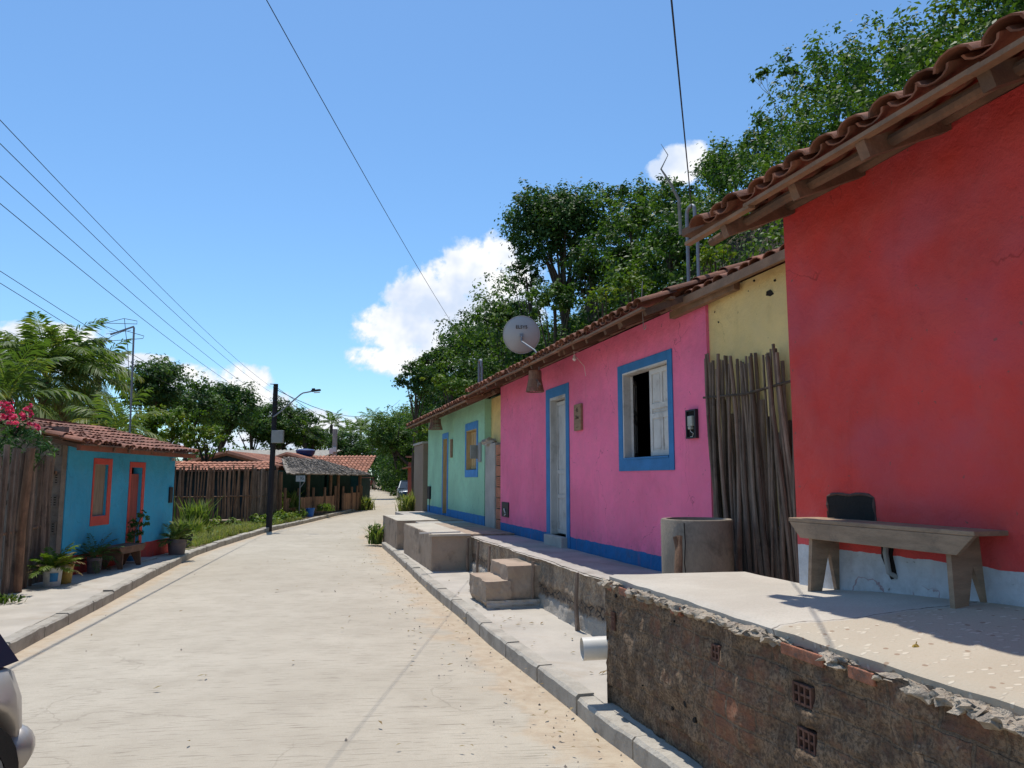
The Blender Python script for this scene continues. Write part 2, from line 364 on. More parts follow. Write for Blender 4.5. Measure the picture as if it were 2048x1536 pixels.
k=N.add('ShaderNodeAttribute',attribute_name='tint').outputs['Fac']
sand=N.ramp(N.math('ADD',k,N.math('MULTIPLY',N.math('SUBTRACT',N.noise(G,1.5,6,.7),.5),1.3)),.52,.78)
c=N.mix(N.math('MULTIPLY',sand,.6),c,N.mix(N.ramp(N.noise(G,8,5,.7),.35,.65),(.52,.41,.28),(.42,.30,.19)))
h=N.math('ADD',N.math('MULTIPLY',s1,.8),N.math('MULTIPLY',fn,.5))
fin_(N,c,.9,h,.5,.012,.25)
mb=MB(); ys=[]; y=-14.0
while y<145: ys.append(y); y+=.35 if y<30 else 2
rows=[]
for y in ys:
    a,b=xl(y)-.05,xr(y)+.05; row=[]
    for i in range(19):
        t=i/18; x=a+(b-a)*t
        d=min((b-x),(x-a)*1.9); mb.col=max(0,1-d/1.15)
        crown=.03*math.sin(math.pi*t)
        row.append(mb.pt((x,y,crown-.03 if 0<i<18 else -.03+.0)))
    rows.append(row)
for r0,r1 in zip(rows,rows[1:]):
    for i in range(18): mb.f.append([r0[i],r0[i+1],r1[i+1],r1[i]])
o=build('road',mb,m_road,smooth=True); tag(o,kind='structure')
# kerbs
def kerb(name,pl,side,drop=None):
    mb=MB(); P=resample(pl,.03)
    i=0; n=len(P)
    while i<n-2:
        L=R.choice([24,30,34,34]); j=min(n-1,i+L)
        h=.10+R.uniform(-.008,.01); sh=R.uniform(-.005,.006); mb.col=R.random()
        ins=0.14
        sub=[k for k in range(i,j,4)]+[j-1 if j<n-1 else n-1]
        sub=sorted(set(sub))
        prof=[]
        for k in sub:
            p=P[k]; d=(P[min(n-1,k+2)]-P[max(0,k-2)]).normalized(); nn=Vector((d.y,-d.x))*side
            hh=h+R.uniform(-.004,.004); b=.012+R.uniform(0,.012)
            prof.append([mb.pt((p.x+nn.x*q,p.y+nn.y*q,z)) for q,z in ((-sh,-.08),(-sh,hh-b),(-sh+b,hh),(ins,hh),(ins,-.08))])
        for a,b in zip(prof,prof[1:]):
            for q in range(4): mb.f.append([a[q],a[q+1],b[q+1],b[q]])
        mb.f.append(prof[0]); mb.f.append(prof[-1][::-1])
        i=j
    o=build(name,mb,m_kerb,smooth=True,angle=35); return tag(o,kind='structure')
kerb('kerb_right',KR,1); kerb('kerb_left',KL,-1)
# ground sheet
m_ground=simple('dry_earth',(.30,.22,.14),.95,.2,1.5,30,.6,.02,dirt=(.14,.14,.06),dirtamt=.6,dscale=.8)
mb=MB()
mb.face([(-900,-200,-.12),(900,-200,-.12),(900,1500,-.12),(-900,1500,-.12)])
tag(build('ground',mb,m_ground),kind='structure')
# pavements
def strip(name,pl,side,w0,z,mat,wfun=None,amp=.0):
    mb=MB(); P=resample(pl,.25); rows=[]
    for k,p in enumerate(P):
        d=(P[min(len(P)-1,k+1)]-P[max(0,k-1)]).normalized(); nn=Vector((d.y,-d.x))*side
        W_=w0 if wfun is None else wfun(p)
        row=[]
        for i in range(9):
            t=i/8; q=p+nn*(.13+(W_-.13)*t)
            row.append(mb.pt((q.x,q.y,z+amp*mn.noise(Vector((q.x*.7,q.y*.7,3)))+.006*mn.noise(Vector((q.x*3,q.y*3,9))))))
        rows.append(row)
    for a,b in zip(rows,rows[1:]):
        for i in range(8): mb.f.append([a[i],a[i+1],b[i+1],b[i]])
    o=build(name,mb,mat,smooth=True); return tag(o,kind='structure')
strip('sidewalk_right',KR,1,2.0,.098,m_side,lambda p:2.0)
KLs=[q for q in KL if q[1]<=16.9]
strip('sidewalk_left',KLs,-1,2.0,.098,m_side,lambda p:3.2)
KLv=[q for q in KL if q[1]>=16.7]
m_verge=simple('verge_earth',(.22,.17,.10),.95,.25,2,30,.8,.03,dirt=(.10,.13,.04),dirtamt=.8,dscale=1.1)
strip('verge',KLv,-1,9.0,.085,m_verge,lambda p:9.0,.06)
# ---------------- roofs
def tile(mb,F,u,v0,v1,z0,z1,r0,r1,seg,cup,th=.013,du=0):
    # half pipe from lower end (v0,z0) to upper end (v1,z1)
    L=math.hypot(v1-v0,z1-z0); nv,nz=(z1-z0)/L*-1,0
    # slope normal in (v,z)
    dv,dz=(v1-v0)/L,(z1-z0)/L; nx,nzv=-dz,dv
    if nzv<0: nx,nzv=-nx,-nzv
    R_=[]
    for (vv,zz,r,uu) in ((v0,z0,r0,u),(v1,z1,r1,u+du)):
        for rr in (r,r-th):
            ring=[]
            for k in range(seg+1):
                a=math.pi*k/seg; cu=math.cos(a)*rr; cn=math.sin(a)*rr*(.55 if not cup else .5)*(1 if not cup else -1)
                if cup: cn+=0
                ring.append(mb.pt((uu+cu,vv+nx*cn,zz+nzv*cn)))
            R_.append(ring)
    lo,li,uo,ui=R_
    for k in range(seg):
        mb.f.append([lo[k],lo[k+1],uo[k+1],uo[k]]); mb.f.append([li[k],ui[k],ui[k+1],li[k+1]])
        mb.f.append([lo[k],li[k],li[k+1],lo[k+1]]); mb.f.append([uo[k],uo[k+1],ui[k+1],ui[k]])
    for k in (0,seg): mb.f.append([lo[k],uo[k],ui[k],li[k]])
def tile_roof(F,u0,u1,v0,vt,z0,slope,sp=.19,tl=.33,seg=5,jit=1.0,sag=0.0):
    mb=MB(F); sgn=-1 if vt<v0 else 1
    ncol=int((u1-u0)/sp); L=abs(vt-v0)*math.hypot(1,slope); nrow=max(1,int(L/tl)); cs_=1/math.hypot(1,slope)
    for j in range(ncol+1):
        uc=u0+j*sp
        jv=R.uniform(-.02,.02)*jit
        for cup in (True,False):
            if cup and j==ncol: continue
            uu=uc+(sp/2 if cup else 0)
            for i in range(nrow):
                s0=i*tl+jv; s1=s0+tl+.07
                lift=(.030 if not cup else .048)
                zs=-sag*math.sin(math.pi*(uu-u0)/(u1-u0))+.010*mn.noise(Vector((uu*1.7,i*.9,0)))
                mb.col=min(1,max(0,.5+.5*mn.noise(Vector((uu*2.1,i*1.3,5)))+R.uniform(-.3,.3)))
                va,vb=v0+sgn*s0*cs_,v0+sgn*s1*cs_
                za,zb=z0+s0*slope*cs_+zs+.014,z0+s1*slope*cs_+zs
                za+=lift;zb+=lift-.004
                d=R.uniform(-.008,.008)*jit
                if cup: tile(mb,F,uu+d,va,vb,za,zb,.088,.105,seg,True,du=-d)
                else: tile(mb,F,uu+d,va,vb,za+.005,zb,.098,.08,seg,False,du=-d)
    return mb
def roof_frame(F,u0,u1,v0,vt,z0,slope,mw=None,lath=.33,raf=.55,wall_v=0.0,wall_z=3.3,purlin=True,rs=(.055,.062)):
    a=MB(F); cs_=1/math.hypot(1,slope); sg=-1 if vt<v0 else 1
    L=abs(vt-v0)
    n=int(L/cs_/lath)
    for i in range(n+1):
        v=v0+sg*(.02+i*lath*cs_); z=z0+abs(v-v0)*slope-.018
        u=u0
        while u<u1:       # laths in lengths that do not quite line up
            ue=min(u1,u+R.uniform(.9,1.6)); dz=R.uniform(-.012,.008); a.col=R.random()
            a.beam((u,v,z+dz),(ue+.05,v+R.uniform(-.012,.012),z+dz+R.uniform(-.01,.01)),.045,.022); u=ue
    b=MB(F); u=u0+.08
    while u<u1:
        b.col=R.random(); e=R.uniform(.02,.10); v=v0+sg*e
        b.beam((u,v,z0+e*slope-.03-rs[1]/2),(u+R.uniform(-.02,.02),vt,z0+L*slope-.03-rs[1]/2),rs[0],rs[1]); u+=raf*R.uniform(.9,1.1)
    return a,b
def tri_prism(mb,pts,u0,u1):
    n=len(pts); A=[mb.pt((u0,v,z)) for v,z in pts]; B=[mb.pt((u1,v,z)) for v,z in pts]
    mb.f.append(A); mb.f.append(B[::-1])
    for k in range(n): mb.f.append([A[k],A[(k+1)%n],B[(k+1)%n],B[k]])
def wall_open(mb,u0,u1,z0,z1,v0,v1,ops):
    """wall slab with rectangular openings, front at v1"""
    us=sorted({u0,u1,*[o[0] for o in ops],*[o[1] for o in ops]}); zs=sorted({z0,z1,*[o[2] for o in ops],*[o[3] for o in ops]})
    def hole(a,b): return any(o[0]-1e-6<a<o[1]+1e-6 and o[2]-1e-6<b<o[3]+1e-6 for o in ops)
    for v in (v0,v1):
        for i in range(len(us)-1):
            for j in range(len(zs)-1):
                if hole((us[i]+us[i+1])/2,(zs[j]+zs[j+1])/2): continue
                mb.face([(us[i],v,zs[j]),(us[i+1],v,zs[j]),(us[i+1],v,zs[j+1]),(us[i],v,zs[j+1])])
    for (a,b,c,d) in ops+[(u0,u1,z0,z1)]:
        for q in (((a,v0,c),(b,v0,c),(b,v1,c),(a,v1,c)),((a,v0,d),(b,v0,d),(b,v1,d),(a,v1,d)),((a,v0,c),(a,v1,c),(a,v1,d),(a,v0,d)),((b,v0,c),(b,v1,c),(b,v1,d),(b,v0,d))): mb.face(q)
def frame_band(F,a,b,c,d,ia,ib,ic,id_,v,th=.012,bottom=True):
    mb=MB(F)
    mb.box(a,ia,v,v+th,c,d); mb.box(ib,b,v,v+th,c,d); mb.box(ia,ib,v,v+th,id_,d)
    if bottom: mb.box(ia,ib,v,v+th,c,ic)
    return mb
def panel_leaf(F,u0,u1,z0,z1,v,th=.035,rows=(.45,.12,.43),swing=None,cols=2):
    """panelled leaf, boards and raised stiles; swing=(hinge u, angle) turns it inward"""
    if swing:
        hu,an=swing
        def F2(u,vv,z): 
            du=u-hu; c_,s_=math.cos(an),math.sin(an); return F(hu+du*c_-(vv-v)*s_, v+du*s_+(vv-v)*c_, z)
    else: F2=F
    mb=MB(F2); mb.box(u0,u1,v-th,v,z0,z1)
    t=.012; s=.055
    mb.box(u0,u0+s,v,v+t,z0,z1); mb.box(u1-s,u1,v,v+t,z0,z1)
    H=z1-z0; z=z0; mb.box(u0+s,u1-s,v,v+t,z0,z0+s)
    acc=z0+s; tot=sum(rows)
    for k,r in enumerate(rows):
        hh=(H-s)*r/tot; top=acc+hh
        mb.box(u0+s,u1-s,v,v+t,top-s,top)
        if cols==2 and r>.2: mb.box((u0+u1)/2-s*.4,(u0+u1)/2+s*.4,v,v+t,acc,top-s)
        # raised field
        for (p,q) in ([(u0+s,(u0+u1)/2-s*.4),((u0+u1)/2+s*.4,u1-s)] if cols==2 and r>.2 else [(u0+s,u1-s)]):
            g=.02; 
            if q-p>2.4*g and top-s-acc>2.4*g: mb.box(p+g,q-g,v,v+t*.6,acc+g,top-s-g)
        acc=top
    return mb
def text_mesh(txt,size,name,mat,parent,loc,rot,ext=.001):
    cu=bpy.data.curves.new(name,'FONT'); cu.body=txt; cu.size=size; cu.extrude=ext; cu.align_x='CENTER'; cu.align_y='CENTER'
    to=bpy.data.objects.new(name,cu); COL.objects.link(to)
    dg=bpy.context.evaluated_depsgraph_get(); dg.update()
    me=bpy.data.meshes.new_from_object(to.evaluated_get(dg)); bpy.data.objects.remove(to)
    me.materials.clear(); me.materials.append(mat)
    o=bpy.data.objects.new(name,me); COL.objects.link(o)
    off=Vector((0,0,0)); p=parent
    while p is not None: off+=p.location; p=p.parent
    o.parent=parent; o.location=Vector(loc)-off; o.rotation_euler=rot; return o
ROWROT=math.atan2(DU[1],DU[0])           # angle of +u
def wall_text(txt,size,parent,u,v,z,mat=None):   # reads along -u seen from the street... viewer's right is -u
    return text_mesh(txt,size,'lettering',mat or m_engr,parent,RF(u,v,z),(math.radians(90),0,ROWROT+math.pi))
def house_shell(F,t,mat,u0,u1,vf,vb,z0,z1,ops,th,slope,zridge_v,intw=True,dirn=-1):
    """front wall with openings, back wall, end walls with gables; inside kept dark"""
    mb=MB(F); wall_open(mb,u0,u1,z0,z1,vf-th,vf,ops) if dirn<0 else wall_open(mb,u0,u1,z0,z1,vf-th,vf,ops)
    build('wall',mb,mat,t)
    e=MB(F); vr=zridge_v; zr=z1+(vf-vr)*slope-.06
    for a,b in ((u0,u0+th),(u1-th,u1)):
        tri_prism(e,[(vf-th-.002,z0),(vf-th-.002,z1+.10*slope),(vr,zr),(vb,z1),(vb,z0)],a,b)
    e.box(u0+th,u1-th,vb,vb+th,z0,z1)
    build('end_wall',e,mat,t)
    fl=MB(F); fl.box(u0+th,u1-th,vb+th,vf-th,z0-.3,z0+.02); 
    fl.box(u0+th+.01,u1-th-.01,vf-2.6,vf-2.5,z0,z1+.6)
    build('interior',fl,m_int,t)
SLOPE=.40
# ---- RED HOUSE
VR=.65
t=thing('red_house',RF(0,VR,0),'red rendered house with white base band, nearest on the right','house')
house_shell(RF,t,m_red,-7.0,5.20,VR,-5.2,.2,3.31,[],.15,SLOPE,-2.3)
rf=tile_roof(RF,-5.5,5.46,1.20,-2.3,3.185,SLOPE,sp=.20,tl=.34,seg=6,jit=1.6)
r_=build('roof',rf,m_tile,t,smooth=True,angle=50)
la,ra=roof_frame(RF,-6.9,5.50,1.18,-2.3,3.185,SLOPE,lath=.34,raf=.62,rs=(.06,.085))
build('laths',la,m_woodl,r_); build('rafters',ra,m_wood,r_)
b=MB(RF); 
for (v,z,u1_,rr) in ((VR+.03,3.345,5.36,.045),(1.0,3.185,5.33,.03)):
    b.tube([(5.2+.3-k*.8,v+R.uniform(-.008,.008),z+R.uniform(-.01,.01)) for k in range(16)],[rr*R.uniform(.9,1.1) for _ in range(16)],8)
b.beam((5.62,1.12,3.27),(4.9,1.0,3.29),.08,.05)
build('purlins',b,m_wood,r_)
bk=MB(RF); tri_prism(bk,[(-2.3,4.62),(-2.3,4.66),(-5.6,3.4),(-5.6,3.36)],-6.9,5.45); build('back_slope',bk,m_tiled,r_)
# meter hole on red wall, its depth only a flat dark plate, and pipe stub
zc=1.45
tb=thing('meter_niche',RF(4.7,VR,1.36),'dark chipped niche in the red wall just above the bench','niche')
q=MB(RF); rr_=[]
for k in range(28):
    th=2*math.pi*k/28; cu=max(-1,min(1,1.25*math.cos(th))); cz=max(-1,min(1,1.35*math.sin(th)))
    rr_.append((4.71+.19*cu+R.uniform(-.006,.006),1.415+.10*cz+R.uniform(-.006,.006)))
q.face([(u,VR+.004,z) for u,z in rr_]); build('recess_shade',q,m_gap,tb)  # flat plate on the wall, niche shade put into its colour
q=MB(RF); q.tube([(u,VR+.001,z) for u,z in rr_+rr_[:1]],[R.uniform(.004,.011) for _ in range(29)],6,cap=False,wob=.3); build('broken_edge',q,simple('exposed_wall_core',(.10,.06,.05),.95),tb)
tp=thing('pipe_stub',RF(4.25,VR,1.0),'short dark pipe stub in a chipped hole under the bench','pipe')
a=MB(RF); a.tube([(4.42,VR+.02,1.30),(4.42,VR+.035,1.22),(4.41,VR+.03,1.12),(4.39,VR-.02,1.09)],.014,8); build('pipe',a,m_grey,tp)
a=MB(RF)
a.tube([(4.44,VR-.02,1.27),(4.45,VR-.018,1.2),(4.41,VR-.022,1.09)],[.05,.045,.035],9); build('chipped_hole_shade',a,m_gap,tp)  # solid dark plug, the hole's shade given as colour
# ---- YELLOW HOUSE (strip between red and pink)
t=thing('yellow_house',RF(6.3,0,0),'narrow yellow house front squeezed between the red and pink walls','house')
mb=MB(RF); mb.box(3.0,7.38,-.25,-.03,.2,3.30); build('wall',mb,m_yellow,t)
rf=tile_roof(RF,5.0,7.55,.10,-3.0,3.29,SLOPE-.02,sp=.19,tl=.34,seg=6,jit=1.2); r_=build('roof',rf,m_tile,t,smooth=True,angle=50)
a=MB(RF); a.col=.7; a.beam((5.0,.14,3.285),(7.75,.12,3.29),.04,.075); a.beam((6.75,.03,3.26),(7.85,.08,3.22),.06,.07); build('fascia_board',a,m_woodl,r_)
a=MB(RF); 
# nail holes and chipped spots in plaster
for (x,y,r) in ((1541,586,.035),(1509,561,.014),(1550,561,.014),(1424,599,.014),(1482,561,.012),(1430,624,.010),(1437,644,.012),(1497,582,.008)):
    u,z=rp(x,y,-.03); a=MB(RF); a.lump((u,-.03,z),r,.8,1,.5); build('plaster_chip',a,m_gap,t)
# ---- PINK HOUSE
dop=(11.23,11.95,.80,2.80); wop=(8.126,9.266,1.82,2.82)
t=thing('pink_house',RF(11,0,0),'pink house with blue base band and blue window frame','house'); PINK=t
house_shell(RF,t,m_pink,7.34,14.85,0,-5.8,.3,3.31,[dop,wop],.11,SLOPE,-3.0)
rf=tile_roof(RF,7.55,15.15,.60,-3.0,3.19,SLOPE,sp=.19,tl=.33,seg=6,jit=1.4,sag=.02); r_=build('roof',rf,m_tile,t,smooth=True,angle=50)
la,ra=roof_frame(RF,7.45,15.2,.60,-3.0,3.19,SLOPE,raf=.5); build('laths',la,m_woodl,r_); build('rafters',ra,m_wood,r_)
a=MB(RF); a.tube([(7.3+k*.8,.03,3.352+R.uniform(-.012,.012)) for k in range(11)],[.045*R.uniform(.9,1.1) for _ in range(11)],8)
for u in (8.2,9.9,12.4,14.6): a.beam((u,.5,3.16),(u+.05,-1.2,3.80),.05,.06)
build('purlins',a,m_wood,r_)
a=MB(RF); tri_prism(a,[(-3.0,4.60),(-3.0,4.66),(-6.2,3.4),(-6.2,3.36)],7.45,15.2); build('back_slope',a,m_tiled,r_)
wn=build('window',frame_band(RF,8.02,9.39,1.69,2.92,8.126,9.266,1.82,2.82,.0),m_frame,t,bevel=.003)
tag(wn,'blue framed window with white panelled shutters, one open')
a=MB(RF)   # white reveal lining
a.box(8.10,8.126,-.125,.006,1.82,2.845); a.box(9.242,9.266,-.125,.006,1.82,2.845); a.box(8.126,9.242,-.125,.006,2.80,2.845); build('jamb',a,m_white,wn,bevel=.004)
a=MB(RF); a.box(8.126,9.242,-.125,.02,1.82,1.84); build('sill',a,m_frame,wn)
tag(build('shutter',panel_leaf(RF,8.13,8.69,1.85,2.79,-.075),m_white,wn),'closed white panelled shutter')
tag(build('shutter',panel_leaf(RF,8.70,9.235,1.85,2.79,-.10,swing=(9.235,math.radians(150))),m_white,wn),'white shutter swung inward')
dn=build('door',panel_leaf(RF,11.27,11.91,.82,2.74,-.10,rows=(.2,.14,.4),cols=1),m_whited,t); tag(dn,'weathered white panelled door')
build('door_frame',frame_band(RF,11.10,12.12,.66,2.945,11.23,11.95,.8,2.80,.0,bottom=False),m_frame,dn,bevel=.003)
a=MB(RF); a.box(11.23,11.27,-.13,.005,.8,2.80); a.box(11.91,11.95,-.13,.005,.8,2.80); a.box(11.27,11.91,-.13,.005,2.76,2.80); build('jamb',a,m_whited,dn)
a=MB(RF); a.box(11.2,11.98,-.16,.10,.60,.80); build('doorstep',a,m_conc,t,bevel=.01)
# items on pink wall
t=thing('meter_box',RF(7.62,0,2.0),'black electricity meter box right of the big blue window','meter box')
a=MB(RF); 
a.box(7.54,7.71,.002,.012,1.99,2.255); build('recess_shade',a,m_gap,t)  # flat back plate, inner shade of the box put into its colour
a=MB(RF); a.box(7.53,7.55,.002,.035,1.985,2.26);a.box(7.70,7.72,.002,.035,1.985,2.26);a.box(7.55,7.70,.002,.035,2.245,2.26);a.box(7.55,7.70,.002,.035,1.985,1.998); build('housing',a,m_black,t)
a=MB(RF); a.box(7.58,7.67,.012,.045,2.10,2.20); a.box(7.60,7.655,.012,.05,2.07,2.10); build('meter',a,m_mech,t,bevel=.008)
a=MB(RF); a.tube([(7.64,.03,2.07),(7.62,.035,2.05),(7.58,.03,2.03),(7.60,.03,2.0),(7.64,.03,2.0)],.003,5); build('cable',a,m_pvc,t)
t=thing('house_plaque',RF(10.7,0,2.24),'wooden number plaque beside the pink house door','plaque')
a=MB(RF); a.box(10.57,10.83,.002,.035,2.245,2.60); build('board',a,m_plaque,t,bevel=.004)
wall_text('45',.085,t,10.70,.037,2.52); wall_text('Diva',.07,t,10.70,.037,2.42); wall_text('~ ~',.05,t,10.70,.037,2.29)
t=thing('meter_box',RF(14.45,0,.93),'low black meter box at the far end of the pink wall','meter box')
a=MB(RF); a.box(14.25,14.70,.002,.02,.93,1.19); build('housing',a,m_black,t); a=MB(RF); a.tube([(14.4,.03,1.0),(14.42,.04,1.04),(14.47,.035,1.07)],.012,6); a.tube([(14.38,.03,.98),(14.43,.04,.96)],.01,6); build('tap',a,m_pvc,t)
def basket(name,u,v,z,r0,r1,h,label,torn=False):
    t=thing(name,RF(u,v,z),label,'lamp shade')
    a=MB(RF); n=34
    for k in range(n):
        if torn and 4<k<8: continue
        th=2*math.pi*k/n; a.col=R.random()
        pts=[(u+r0*math.cos(th),v+r0*math.sin(th),z+h),(u+r0*1.03*math.cos(th),v+r0*1.03*math.sin(th),z+h*.62),(u+r1*math.cos(th),v+r1*math.sin(th),z+R.uniform(0,.01))]
        a.tube(pts,.008,4)
    build('cane_skirt',a,m_wick,t)
    for (rr,zz) in ((r0,z+h),(r0*1.04,z+h*.60),(r1,z+.01),((r0+r1)/2,z+h*.3)):
        a=MB(RF); a.tube([(u+rr*math.cos(x*math.pi/10),v+rr*math.sin(x*math.pi/10),zz) for x in range(21)],.007,5,cap=False); build('hoop',a,m_wick,t)
    a=MB(RF); a.tube([(u,v,z+h),(u,v,z+h+.12)],.004,5); 
    for k in range(3): a.beam((u-r0*math.cos(k),v-r0*math.sin(k),z+h),(u+r0*math.cos(k),v+r0*math.sin(k),z+h),.006,.006)
    build('hanger',a,m_wick,t); return t
u,z=rp(1070,783,.42)
t=basket('wicker_lampshade',u,.42,z-.01,.085,.125,.30,'brown wicker lampshade hanging from the pink house eave, skirt torn',True)
a=MB(RF)
for k in range(12):
    a.col=R.random(); a.tube([(u-.07,.42+R.uniform(-.03,.03),z+.17),(u-.15-k*.006,.43,z+.10+R.uniform(-.01,.01)),(u-.20-k*.012,.44+R.uniform(-.02,.02),z+.02+k*.004)],.006,4)
build('torn_canes',a,m_wick,t)
u,z=rp(871,858,.40); basket('wicker_lampshade',u,.40,z-.02,.12,.17,.26,'small wicker lampshade hanging at the green house corner')
u,z=rp(1149,715,.30)
t=thing('hanging_bulb',RF(u,.3,z),'white bulb hanging on a wire under the pink house eave','bulb')
a=MB(RF); a.tube([(u,.3,z+.26),(u+.01,.31,z+.12),(u,.3,z+.03)],.004,5); a.tube([(u+.05,.22,z+.08),(u,.3,z+.07)],.004,5); a.tube([(u+.08,.12,z-.22),(u+.03,.16,z-.1),(u,.3,z+.03)],.003,5); build('cord',a,m_pvc,t)
a=MB(RF); a.tube([(u,.3,z+.03),(u,.3,z+.0),(u,.3,z-.02),(u,.3,z-.045)],[.016,.02,.03,.012],10); build('glass',a,m_bulb,t,smooth=True)
u,z=rp(1287,660,.35)
t=thing('wire_hook',RF(u,.35,z),'dangling wire hook under the eave near the yellow wall','hook')
a=MB(RF); a.tube([(u,.35,z+.5),(u+.01,.36,z+.3),(u,.35,z+.05),(u-.02,.35,z),(u-.05,.35,z+.01),(u-.055,.35,z+.04)],.004,5); build('wire',a,m_grey,t)
# ---- SIDE WALL between pink and green
t=thing('side_wall',RF(15.4,0,0),'yellowed gap wall with exposed hollow bricks between pink and green houses','wall')
a=MB(RF); a.box(14.86,16.12,-.35,-.14,.4,3.22); build('wall',a,m_yellow,t)
a=MB(RF); a.box(15.33,16.10,-.135,-.01,.5,2.30); build('pillar',a,m_conc,t,bevel=.015)
def hollow(mf,md,u0,u1,v,z0,z1,nu,nz,t_=.014,dep=.012):
    md.box(u0+.003,u1-.003,v,v+.002,z0+.003,z1-.003)  # dark backing plate, cell shade put into its colour
    for k in range(nu+1): x=u0+(u1-u0-t_)*k/nu; mf.box(x,x+t_,v+.003,v+dep,z0,z1)
    for k in range(nz+1):
        zz=z0+(z1-z0-t_)*k/nz
        for i in range(nu):
            xa=u0+(u1-u0-t_)*i/nu+t_; xb=u0+(u1-u0-t_)*(i+1)/nu
            mf.box(xa,xb,v+.003,v+dep-.002,zz,zz+t_)
mf=MB(RF); md=MB(RF); z=.66; k=0
while z<2.25:
    if k%2==1: mf.box(14.88,15.31,-.135,-.03,z,z+.185)
    else: mf.box(14.88,15.31,-.135,-.055,z,z+.185); hollow(mf,md,14.90,15.29,-.052,z+.005,z+.18,2,4,.03,.02)
    z+=.20; k+=1
build('brick_column',mf,m_brick,t); build('brick_hole_shade',md,m_gap,t)
a=MB(RF); a.tube([(15.33,-.13,.5),(15.335,-.12,2.3)],.01,6); a.lump((15.8,-.02,2.33),.14,.6,2,.4); build('cement_cap',a,m_conc,t)
# ---- GREEN HOUSE
gd=(20.05,20.62,.74,2.62); gw=(16.80,17.82,1.80,2.66)
t=thing('green_house',RF(20,0,0),'mint green house with blue base band, beyond the pink house','house')
house_shell(RF,t,m_green,16.12,23.0,0,-5.5,.3,3.22,[gd,gw],.15,SLOPE,-3.0)
rf=tile_roof(RF,15.3,23.3,.60,-3.0,3.08,SLOPE,sp=.2,tl=.36,seg=4); r_=build('roof',rf,m_tile,t,smooth=True,angle=50)
la,ra=roof_frame(RF,15.2,23.4,.60,-3.0,3.08,SLOPE); build('laths',la,m_woodl,r_); build('rafters',ra,m_wood,r_)
a=MB(RF); a.tube([(15.0+k,.03,3.255) for k in range(9)],.055,8); build('purlin',a,m_wood,r_)
a=MB(RF); tri_prism(a,[(-3.0,4.45),(-3.0,4.50),(-6.2,3.3),(-6.2,3.26)],15.2,23.3); build('back_slope',a,m_tiled,r_)
wn=build('window',frame_band(RF,16.68,17.93,1.64,2.82,16.80,17.82,1.80,2.66,0),m_frame2,t)
a=MB(RF); a.box(16.78,16.80,-.15,.005,1.8,2.68); a.box(17.80,17.82,-.15,.005,1.8,2.68); a.box(16.80,17.80,-.15,.005,2.64,2.68); build('jamb',a,m_cream,wn)
build('shutter',panel_leaf(RF,16.8,17.29,1.82,2.63,-.10),m_cream,wn); build('shutter',panel_leaf(RF,17.31,17.79,1.82,2.63,-.10),m_cream,wn)
dn=build('door',panel_leaf(RF,20.08,20.59,.75,2.58,-.12,rows=(.4,.2,.4),cols=1),m_cream,t)
build('door_frame',frame_band(RF,19.93,20.72,.70,2.76,20.05,20.62,.74,2.62,0,bottom=False),m_frame2,dn)
a=MB(RF); a.box(20.05,20.08,-.14,.005,.74,2.62); a.box(20.59,20.62,-.14,.005,.74,2.62); build('jamb',a,m_cream,dn)
t=thing('house_plaque',RF(19.5,0,2.2),'narrow wooden plaque right of the green house door','plaque')
a=MB(RF); a.box(19.36,19.54,.002,.04,2.12,2.56); build('board',a,m_plaque,t)
t=thing('meter_box',RF(16.45,0,1.7),'grey meter box with open lid beside the green house window','meter box')
a=MB(RF); a.box(16.35,16.6,.002,.03,1.95,2.35); build('housing',a,m_grey,t); a=MB(RF); a.rbox((16.62,.10,2.02),.02,.18,.28,.3); build('lid',a,m_grey,t)
t=thing('meter_box',RF(22.5,0,.9),'low dark meter box at the far end of the green wall','meter box')
a=MB(RF); a.box(22.4,22.75,.002,.05,1.05,1.40); build('housing',a,m_black,t); a=MB(RF); a.tube([(22.5,.03,1.05),(22.5,.03,.72)],.012,6); build('pipe',a,m_black,t)
# brown end wall
t=thing('garden_wall',RF(23.7,.0,0),'bare brown rendered wall end beyond the green house','wall')
a=MB(RF); a.box(23.15,24.9,-.3,.12,.3,2.62); build('wall',a,m_brown,t,bevel=.02)
a=MB(RF); a.box(23.1,24.95,-.33,.15,2.62,2.68); build('coping',a,m_conc,t)
# ---- PLATFORMS
m_stone,N=M('patched_stone_render'); G=N.add('ShaderNodeNewGeometry').outputs['Position']; z=N.add('ShaderNodeSeparateXYZ',{0:G}).outputs[2]
n1=N.noise(N.add('ShaderNodeMapping',{'Vector':G,'Scale':(3,3,1.2)}).outputs[0],1.3,7,.68,.4); n2=N.noise(G,35,5,.65)
c=N.mix(N.ramp(n1,.35,.62),(.27,.19,.125),(.50,.385,.27)); c=N.mix(N.ramp(n2,.4,.66,0,.6),c,(.13,.10,.08))
zz=N.math('ADD',z,N.math('MULTIPLY',N.math('SUBTRACT',N.noise(G,4,4,.6),.5),.18))
c=N.mix(N.ramp(zz,.22,.27,.9,0),c,(.42,.385,.335))
vor=N.add('ShaderNodeTexVoronoi',{'Vector':G,'Scale':13},feature='DISTANCE_TO_EDGE').outputs[0]
band=N.math('MULTIPLY',N.ramp(zz,.25,.28),N.ramp(zz,.36,.40,1,0))
c=N.mix(N.math('MULTIPLY',band,N.ramp(vor,.02,.10,1,.3)),c,(.05,.045,.045))
fin_(N,c,.92,N.math('ADD',N.math('MULTIPLY',n1,2),N.math('ADD',n2,N.math('MULTIPLY',band,vor))),.9,.03,.2)
def vE(u): return .80+.012*math.sin(u*3.1)+.02*mn.noise(Vector((u*1.7,0,4)))
t=thing('platform',RF(9,.4,0),'raised terrace with patched stone front running below the pink house','platform')
a=MB(RF)
